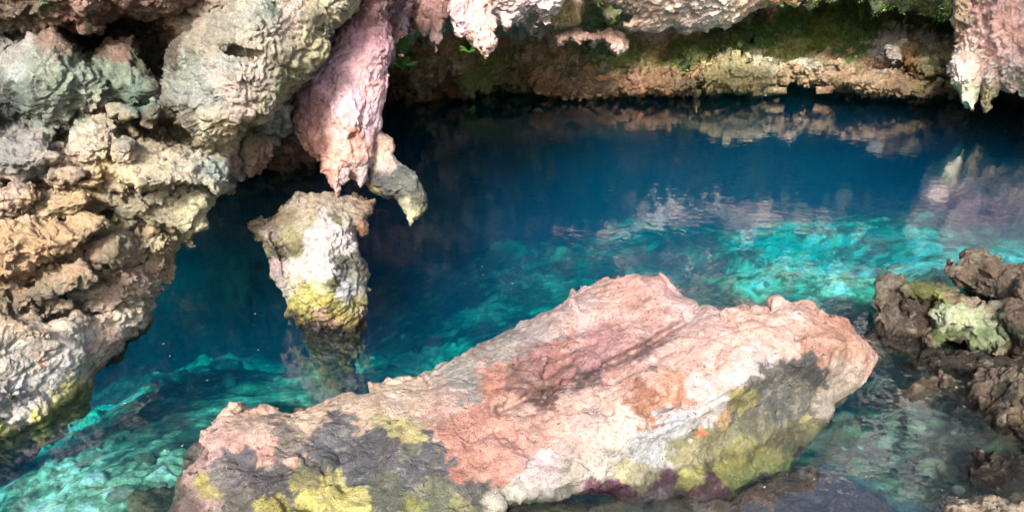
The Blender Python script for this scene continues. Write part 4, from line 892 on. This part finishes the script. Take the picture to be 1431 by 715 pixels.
for pts, d, lab in (
    ([(985, 128), (978, 108), (990, 92), (1010, 82), (1036, 84), (1052, 76), (1078, 80), (1086, 96), (1076, 118), (1060, 129), (1010, 131)], 13.6, "porous cream block of the far ledge with a bright yellow white streak"),
    ([(1080, 96), (1110, 84), (1150, 90), (1190, 98), (1196, 116), (1180, 126), (1140, 122), (1110, 116), (1082, 118)], 13.7, "brown pink block of the far ledge above a dark hollow"),
    ([(1176, 110), (1210, 100), (1260, 104), (1316, 110), (1322, 130), (1300, 142), (1240, 138), (1200, 132), (1176, 124)], 13.0, "long tan block at the right end of the far ledge"),
    ([(1232, 66), (1258, 54), (1284, 58), (1290, 72), (1270, 84), (1244, 86)], 13.4, "whitish knobbly block above the right end of the ledge"),
    ([(1268, 82), (1300, 74), (1322, 86), (1322, 106), (1290, 110), (1270, 102)], 13.0, "olive block with brown patches beside the pink flowstone"),
    ([(745, 134), (750, 116), (790, 106), (840, 112), (890, 104), (940, 108), (972, 116), (975, 130), (900, 136), (820, 139)], 13.6, "long low reddish brown block in the middle of the far ledge"),
    ([(546, 140), (545, 118), (560, 104), (590, 108), (606, 120), (604, 138), (570, 146)], 11.6, "dark brown block at the left end of the far ledge"),
    ([(770, 100), (800, 86), (846, 90), (870, 100), (850, 110), (800, 108)], 13.7, "grey cream slab lying above the reddish brown block")):
    cx = sum(p[0] for p in pts) / len(pts); cy = sum(p[1] for p in pts) / len(pts)
    o = rock("ledge_block", pts, [(cx, cy, d)], 0.9, L_COL, mat=M_FAR, step=2.0, rnd=0.35, rpx=20, big=(1.2, 0.06), ridge=(2.0, 0.10), strata=((0, 8, 0), (0.9, 0.9, 3.2), 0.09), fine=0.035, crack=0.06, warp=9, alb=1.35, facet=0.09, seed=int(cx) % 500, outl_noise=2.2)
    tag(o, lab, "rock", GL)

# ------------------------------------------------------------------ the bank of broken rocks on the right
R_COL = [(1262, 425, 10, '5c6430'), (1240, 420, 9, '4c3c30'), (1350, 398, 12, '5a5a34'), (1400, 405, 12, '4c4430'), (1425, 470, 12, '565a38'), (1410, 545, 10, '3c3c28'), (1385, 595, 12, '565a34'), (1260, 470, 10, '4a3a30'), (1350, 540, 9, '5c5838'), (1240, 400, 20, 'b89c94'), (1260, 440, 22, 'a08078'), (1245, 480, 20, '8c6c60'), (1290, 470, 18, '7c5c50'), (1280, 405, 14, '8c9044'), (1310, 415, 16, '9ca04c'), (1300, 425, 10, '3c4020'), (1330, 385, 20, 'a88478'), (1380, 390, 24, 'b08c80'), (1420, 400, 24, 'b89488'), (1350, 372, 14, 'c4a8a0'), (1425, 440, 18, '9c7870'),
         (1320, 440, 14, 'd4d8c0'), (1350, 445, 16, 'c8ccb4'), (1380, 455, 16, 'b8c0a0'), (1370, 480, 14, '8c9c74'), (1320, 475, 12, '6c7c40'), (1300, 460, 10, '5c6c34'), (1400, 480, 14, '9ca484'), (1345, 465, 6, '3c4430'), (1420, 500, 20, '5c3c34'), (1330, 500, 16, '4c3c2c'),
         (1310, 530, 14, 'b89484'), (1330, 550, 14, 'a8806c'), (1370, 530, 18, 'a88878'), (1400, 520, 18, 'b49484'), (1425, 530, 14, 'bca090'), (1380, 570, 18, '8c6c58'), (1410, 600, 18, '7c5c48'), (1365, 560, 10, '4c3c28'), (1400, 560, 10, '4c4030'), (1425, 580, 14, '9c7c68'), (1431, 640, 20, '4c3424'), (1360, 600, 12, '5c4c30')]
GB = "broken rocks of the right bank"
for nm, pts, ctrl, th, lab, kw in (
    ("bank_rock", [(1222, 392), (1240, 382), (1262, 384), (1275, 398), (1272, 412), (1290, 430), (1302, 450), (1298, 478), (1310, 500), (1290, 512), (1262, 505), (1235, 492), (1222, 470), (1224, 430)], [(1245, 400, 5.6), (1260, 440, 5.45), (1240, 490, 5.2), (1290, 490, 5.2)], 0.5, "pinkish brown bank rock nearest the tip of the big boulder", {}),
    ("bank_rock", [(1256, 402), (1280, 392), (1310, 396), (1342, 404), (1350, 414), (1325, 422), (1300, 428), (1280, 425), (1262, 416)], [(1300, 408, 5.45)], 0.3, "low olive mossy rock behind the whitish one on the right bank", {}),
    ("bank_rock", [(1300, 436), (1316, 422), (1345, 420), (1368, 424), (1385, 436), (1398, 445), (1420, 470), (1418, 492), (1395, 500), (1360, 492), (1320, 488), (1294, 486), (1288, 470), (1300, 455)], [(1320, 440, 5.1), (1360, 440, 5.05), (1390, 460, 5.0), (1360, 480, 4.98), (1300, 475, 5.1)], 0.4, "whitish rock edged with green moss on the right bank", dict(alb=0.95, cuts=[([(1338, 452), (1350, 455), (1365, 475), (1352, 478), (1342, 466)], 0.08, 4)])),
    ("bank_rock", [(1330, 378), (1352, 362), (1390, 368), (1440, 366), (1480, 360), (1500, 440), (1430, 450), (1400, 436), (1380, 420), (1350, 408), (1335, 395)], [(1350, 380, 5.9), (1400, 395, 5.6), (1450, 400, 5.3)], 0.6, "large brown pink rock at the back of the right bank", {}),
    ("bank_rock", [(1400, 440), (1440, 430), (1490, 440), (1490, 520), (1440, 515), (1415, 500), (1418, 470)], [(1440, 470, 4.9)], 0.4, "dark red brown rock at the edge right of the whitish one", {}),
    ("bank_rock", [(1288, 526), (1304, 516), (1322, 520), (1340, 532), (1350, 550), (1340, 560), (1318, 556), (1306, 562), (1296, 545)], [(1320, 538, 4.75)], 0.25, "small tan rock low in the water below the whitish one", {}),
    ("bank_rock", [(1345, 530), (1365, 515), (1400, 512), (1440, 514), (1490, 510), (1490, 640), (1440, 650), (1410, 630), (1390, 612), (1370, 606), (1356, 590), (1360, 572), (1345, 556)], [(1370, 540, 4.6), (1420, 540, 4.45), (1390, 590, 4.35), (1440, 620, 4.1)], 0.5, "rough brown pitted rock at the lower end of the right bank", dict(ridge=(6, 0.05))),
    ("bank_rock", [(1340, 355), (1356, 346), (1380, 352), (1400, 360), (1390, 372), (1360, 376), (1344, 368)], [(1370, 362, 6.4)], 0.3, "small pink rock behind the others where the bank meets bright water", {}),
    ("bank_rock", [(1262, 500), (1300, 492), (1350, 496), (1400, 500), (1440, 505), (1440, 522), (1400, 516), (1350, 520), (1320, 524), (1290, 528), (1270, 520)], [(1300, 510, 4.95), (1400, 510, 4.75)], 0.3, "low dark wet rock in the shadow below the whitish one", dict(spots=[(1350, 510, 60, '4c3a2e')])),
    ("bank_rock", [(1262, 418), (1290, 424), (1300, 440), (1296, 462), (1286, 474), (1272, 460), (1262, 440)], [(1280, 445, 5.35)], 0.3, "narrow dark reddish rock wedged left of the whitish one", dict(spots=[(1280, 440, 60, '6c4c40')])),
    ("bank_rock", [(1385, 425), (1410, 420), (1440, 428), (1440, 470), (1425, 475), (1405, 455), (1388, 440)], [(1412, 445, 5.1)], 0.3, "brown rock rising behind the right shoulder of the whitish one", {}),
    ("bank_rock", [(1200, 470), (1225, 466), (1240, 482), (1245, 505), (1230, 515), (1208, 500)], [(1222, 490, 5.3)], 0.3, "low brown rock awash in the gap beside the boulder tip", dict(spots=[(1222, 490, 60, '80645a')])),
    ("bank_rock", [(1345, 650), (1380, 636), (1420, 640), (1450, 640), (1450, 700), (1420, 696), (1390, 690), (1360, 680), (1346, 668)], [(1400, 665, 3.92)], 0.3, "low olive brown rock awash above the pale corner rock", {}),
    ("bank_rock", [(1252, 545), (1275, 532), (1300, 540), (1312, 560), (1300, 575), (1275, 572), (1256, 562)], [(1282, 555, 4.62)], 0.25, "small reddish brown rock just under the surface beside the tan one", {}),
    ("bank_rock", [(1312, 706), (1322, 696), (1345, 692), (1375, 694), (1400, 702), (1431, 708), (1470, 715), (1470, 780), (1312, 780)], [(1360, 710, 3.45), (1420, 715, 3.4)], 0.3, "pale pink rock cut off by the lower right corner", dict(alb=1.0, spots=[(1360, 715, 60, 'c8a8a0')]))):
    a = dict(step=2.2, rnd=0.16, big=(2.4, 0.04), ridge=(3.6, 0.032), fine=0.012, crack=0.03, warp=14, outl_noise=2.5, seed=int(pts[0][0] + pts[0][1]) % 600, spots=R_COL, alb=0.5, sat=0.75, tint=(0.86, 0.94, 0.74), facet=0.035, pits=0.03, marble=0.9)
    a.update(kw)
    o = rock(nm, pts, ctrl, th, **a)
    tag(o, lab, "rock", GB)
# the flat brown rock that carries the boulder, just under and at the water
fl = rock("flat_rock", [(700, 716), (760, 704), (830, 700), (930, 704), (1020, 696), (1070, 672), (1100, 656), (1130, 652), (1180, 672), (1225, 695), (1262, 722), (1290, 790), (690, 790)],
          [(800, 700, 3.85), (1000, 700, 3.85), (1130, 660, 4.05), (1200, 700, 3.85), (900, 710, 3.82), (1100, 715, 3.79), (1000, 780, 3.45), (1250, 780, 3.45), (750, 780, 3.45), (1100, 670, 4.0)], 0.35,
          [(780, 712, 24, '5c5c2c'), (860, 712, 20, '4a4c2c'), (930, 712, 20, '5c5038'), (1000, 712, 20, 'a4887c'), (1060, 700, 24, '8c6c58'), (1120, 680, 24, '7c6050'), (1180, 700, 24, '74584c'), (1230, 712, 20, '6c5044'), (1140, 655, 8, 'c8bcac')],
          step=2.4, rnd=0.06, rpx=14, big=(2.4, 0.012), ridge=(4, 0.02), fine=0.010, seed=91)
tag(fl, "flat dark brown wet rock under the right half of the big boulder", "rock")

# ------------------------------------------------------------------ stones lying on the pool bed
import random
rnd_ = random.Random(4)
def stone_mesh(seed, squash):
    bm = None
    nU, nV = 22, 14
    th = np.linspace(0, 2 * np.pi, nU, endpoint=False); ph = np.linspace(0.0, np.pi, nV)
    TH, PHI = np.meshgrid(th, ph, indexing='ij')
    V = np.stack([np.cos(TH) * np.sin(PHI), np.sin(TH) * np.sin(PHI), np.cos(PHI)], -1).reshape(-1, 3)
    rg = np.random.RandomState(seed)                       # broken faces: the nearest of a dozen random planes
    nn = rg.normal(size=(13, 3)); nn /= np.linalg.norm(nn, axis=1)[:, None]
    dd_ = rg.uniform(.62, 1.0, 13)
    den = V @ nn.T
    rr = np.where(den > .05, dd_ / np.maximum(den, .05), 1.35).min(1)
    rr = np.minimum(rr, 1.35) + 0.05 * fbm(V * 3 + seed, 2, seed)
    V = V * rr[:, None] * np.array([1.0, 0.75, squash])
    I = np.arange(nU * nV).reshape(nU, nV)
    J = np.roll(I, -1, 0)
    Q = np.stack([I[:, :-1], I[:, 1:], J[:, 1:], J[:, :-1]], -1).reshape(-1, 4)
    return V, Q
kinds = []
for k in range(6):
    V, Q = stone_mesh(k * 5 + 3, 0.38 + 0.05 * k)
    c = np.array(hexlin(['e4e0cc', 'd0ccb0', 'b8b498', 'e8e6d8', '9c9c78', 'c8bfa0'][k]))
    kinds.append((V, Q, c[None] * (1 + 0.25 * fbm(V * 3, 3, k))[:, None] * 0.38))
protos = {}
def bed_z(x, y):
    dg = bpy.context.evaluated_depsgraph_get()
    ok, loc, nn, idx, ob, mx = SC.ray_cast(dg, (x, y, -0.001), (0, 0, -1))
    while ok and ob.name != "pool_bed":
        ok, loc, nn, idx, ob, mx = SC.ray_cast(dg, (x, y, loc.z - 0.002), (0, 0, -1))
    return loc.z if ok else -1.0
named = [(590, 512, .10, 3, "bright turquoise pointed stone on the bed behind the big boulder"), (672, 432, .07, 3, "small glowing pale stone alone on the bed"), (512, 462, .05, 3, "tiny pale stone on the bed right of the pillar"),
         (1060, 333, .22, 3, "bright flat stone on the bed at the left end of the glowing shelf"), (1225, 337, .24, 3, "bright arrow shaped stone at the back of the glowing shelf"), (1290, 305, .18, 3, "small bright stone furthest back towards the flowstone reflection"),
         (490, 545, .12, 0, "pale slab on the bed between pillar and boulder"), (265, 530, .12, 0, "pale round stone on the bed under the cliff"), (320, 535, .10, 0, "pale stone on the bed halfway between cliff and pillar"), (1235, 622, .06, 1, "pale rounded stone in the green shallows beside the boulder"),
         (1200, 660, .08, 4, "olive stone in the green shallows by the flat rock"), (1185, 600, .05, 1, "small sandy stone under the right end of the boulder"), (225, 735, .26, 4, "dark flat stone on the bed at the lower edge left of the boulder"),
         (1175, 590, .07, 2, "grey stone in the dark green water beside the boulder tip"), (1280, 600, .08, 2, "grey green stone in the middle of the shallows"), (1300, 660, .09, 5, "tan flat stone in the shallows above the corner rock")]
EXTRA = [(random.Random(i).uniform(60, 520), random.Random(i + 99).uniform(520, 700)) for i in range(26)] + [(random.Random(i + 7).uniform(1120, 1350), random.Random(i + 55).uniform(560, 700)) for i in range(22)] + \
        [(random.Random(i + 17).uniform(1000, 1340), random.Random(i + 155).uniform(345, 400)) for i in range(30)] + [(random.Random(i + 27).uniform(530, 830), random.Random(i + 255).uniform(400, 520)) for i in range(30)]
bpy.context.view_layer.update()
allst = [(a, b, c, k, l) for a, b, c, k, l in named] + [(a, b, rnd_.uniform(.15, 1) ** 2 * .085 + .012, rnd_.randrange(6), None) for a, b in EXTRA]
pebV, pebQ, pebC, pebn = [], [], [], 0
for i, (px, py, size, k, lab) in enumerate(allst):
    dep = 1.0
    for _ in range(6):
        p = unproj(px, py, wdepth(py, -dep)); dep = dep * 0.4 + 0.6 * (-bed_z(p[0], p[1]))
    p = unproj(px, py, wdepth(py, -dep))
    if lab is None:                                        # small pebbles nobody could count: one object
        V, Q, c = kinds[k]
        E_ = np.array(mathutils.Euler((rnd_.uniform(-.3, .3), rnd_.uniform(-.3, .3), rnd_.uniform(0, 6.28))).to_matrix())
        pebV.append(V * size @ E_.T + np.array([p[0], p[1], bed_z(p[0], p[1]) + size * 0.10])); pebQ.append(Q + pebn); pebC.append(c); pebn += len(V)
        continue
    if k not in protos:
        V, Q, c = kinds[k]
        o = make_mesh("stone", V, Q, c, M_BED); protos[k] = o
    else:
        o = protos[k].copy(); C.objects.link(o)
    o.location = (p[0], p[1], bed_z(p[0], p[1]) + size * 0.12)
    o.rotation_euler = (rnd_.uniform(-.3, .3), rnd_.uniform(-.3, .3), rnd_.uniform(0, 6.28)); o.scale = (size, size, size)
    tag(o, lab, "stone", "single stones lying on the pool bed")
pb = make_mesh("pebbles", np.concatenate(pebV), np.concatenate(pebQ), np.concatenate(pebC), M_BED)
tag(pb, "pebbles scattered over the shallow parts of the pool bed", "pebbles", kind='stuff')

def debris():
    rs = np.random.RandomState(11); n = 90
    px = rs.uniform(150, 1400, n); py = 160 + 540 * rs.uniform(0, 1, n) ** 0.8
    P0 = unproj(px, py, wdepth(py, 0.0)); P0[:, 2] = 0.004
    sz = rs.uniform(.004, .011, n); an = rs.uniform(0, 6.28, n)
    V, Q = [], []
    for i in range(n):
        a = np.array([math.cos(an[i]), math.sin(an[i]), 0]) * sz[i]; b = np.array([-math.sin(an[i]), math.cos(an[i]), 0]) * sz[i] * .45
        k = len(V); V += [P0[i] - a, P0[i] - b + [0, 0, .001], P0[i] + a, P0[i] + b + [0, 0, .002]]; Q.append((k, k + 1, k + 2, k + 3))
    c = np.repeat(np.array([[.45, .42, .30]]) * rs.uniform(.4, 1.3, (n, 1)), 4, 0)
    o = make_mesh("floating_leaves", np.array(V), np.array(Q), c, M_LEAF, flat=True)
    tag(o, "tiny pale leaf scraps floating on the pool", "leaves", kind='stuff')
debris()

# ------------------------------------------------------------------ little ferns under the ceiling
def fern(px, py, d, size, label, seed):
    rg = random.Random(seed)
    base = unproj(px, py, d)
    e = bpy.data.objects.new("fern", None); C.objects.link(e); e.location = base; e.empty_display_size = 0.05
    tag(e, label, "fern")
    for f in range(7):
        az = rg.uniform(0, 6.28); lean = rg.uniform(.3, 1.1); L_ = size * rg.uniform(.6, 1.1)
        V, Q, Cc = [], [], []
        dirh = np.array([math.cos(az), math.sin(az), 0]); side = np.array([-math.sin(az), math.cos(az), 0])
        n = 12
        g = rg.uniform(.7, 1.2)
        for s in range(n):
            t = s / n
            c = dirh * L_ * math.sin(lean) * t + np.array([0, 0, 1]) * L_ * (math.cos(lean) * t - 0.5 * t * t)
            wdt = L_ * 0.26 * math.sin(math.pi * (0.12 + 0.88 * t)) + 0.004
            for sg in (-1, 1):
                a = c; b = c + side * sg * wdt + dirh * wdt * .4 + np.array([0, 0, -.2 * wdt])
                k = len(V); hw = dirh * L_ / n * 0.34
                V += [a - hw, b - hw * .2, b + hw * .2, a + hw]; Q.append((k, k + 1, k + 2, k + 3))
                Cc += [np.array([.07, .19, .03]) * g] * 4
        o = make_mesh("frond", np.array(V), np.array(Q), np.array(Cc), M_LEAF)
        o.parent = e
def moss():
    me = cave.data; n = len(me.vertices)
    co = np.zeros(n * 3, np.float32); me.vertices.foreach_get("co", co); co = co.reshape(-1, 3).astype(float)
    cl = np.zeros(n * 4, np.float32); me.color_attributes["Col"].data.foreach_get("color", cl); cl = cl.reshape(-1, 4)
    nr = np.zeros(n * 3, np.float32); me.vertices.foreach_get("normal", nr); nr = nr.reshape(-1, 3)
    x, y, d = proj(co)
    ok = (cl[:, 1] > cl[:, 0] * 1.02) & (co[:, 2] > 0.45) & (x > 500) & (x < 1431) & (y > -20) & (y < 135) & (fbm(co * 2.4, 3, 8) > -0.12)
    idx = np.nonzero(ok)[0]
    rs = np.random.RandomState(3)
    idx = rs.choice(idx, min(len(idx) * 2, 26000))
    m = len(idx)
    P0 = co[idx] + rs.normal(size=(m, 3)) * 0.012
    a = rs.normal(size=(m, 3)); a /= np.linalg.norm(a, axis=1)[:, None]
    up = nr[idx] + 0.8 * rs.normal(size=(m, 3)); up /= np.linalg.norm(up, axis=1)[:, None]
    L_ = rs.uniform(.015, .05, m)[:, None]
    V = np.stack([P0 - a * L_ * .3, P0 + a * L_ * .3, P0 + up * L_ + a * L_ * .12, P0 + up * L_ - a * L_ * .12], 1).reshape(-1, 3)
    Q = np.arange(m * 4).reshape(m, 4)
    g = np.array([.10, .17, .035]) * rs.uniform(.5, 1.6, (m, 1)) * np.stack([rs.uniform(.7, 1.5, m), np.ones(m), np.ones(m)], 1)
    o = make_mesh("moss", V, Q, np.repeat(g, 4, 0), M_LEAF, flat=True)
    tag(o, "green moss over the recess and ledges of the far wall", "moss", kind='stuff')
moss()
fern(563, 96, 6.6, 0.20, "bright green fern sprig right of the massive pink stalactite", 1)
fern(656, 74, 7.0, 0.18, "dark green fern tuft between two pink stalactites", 2)
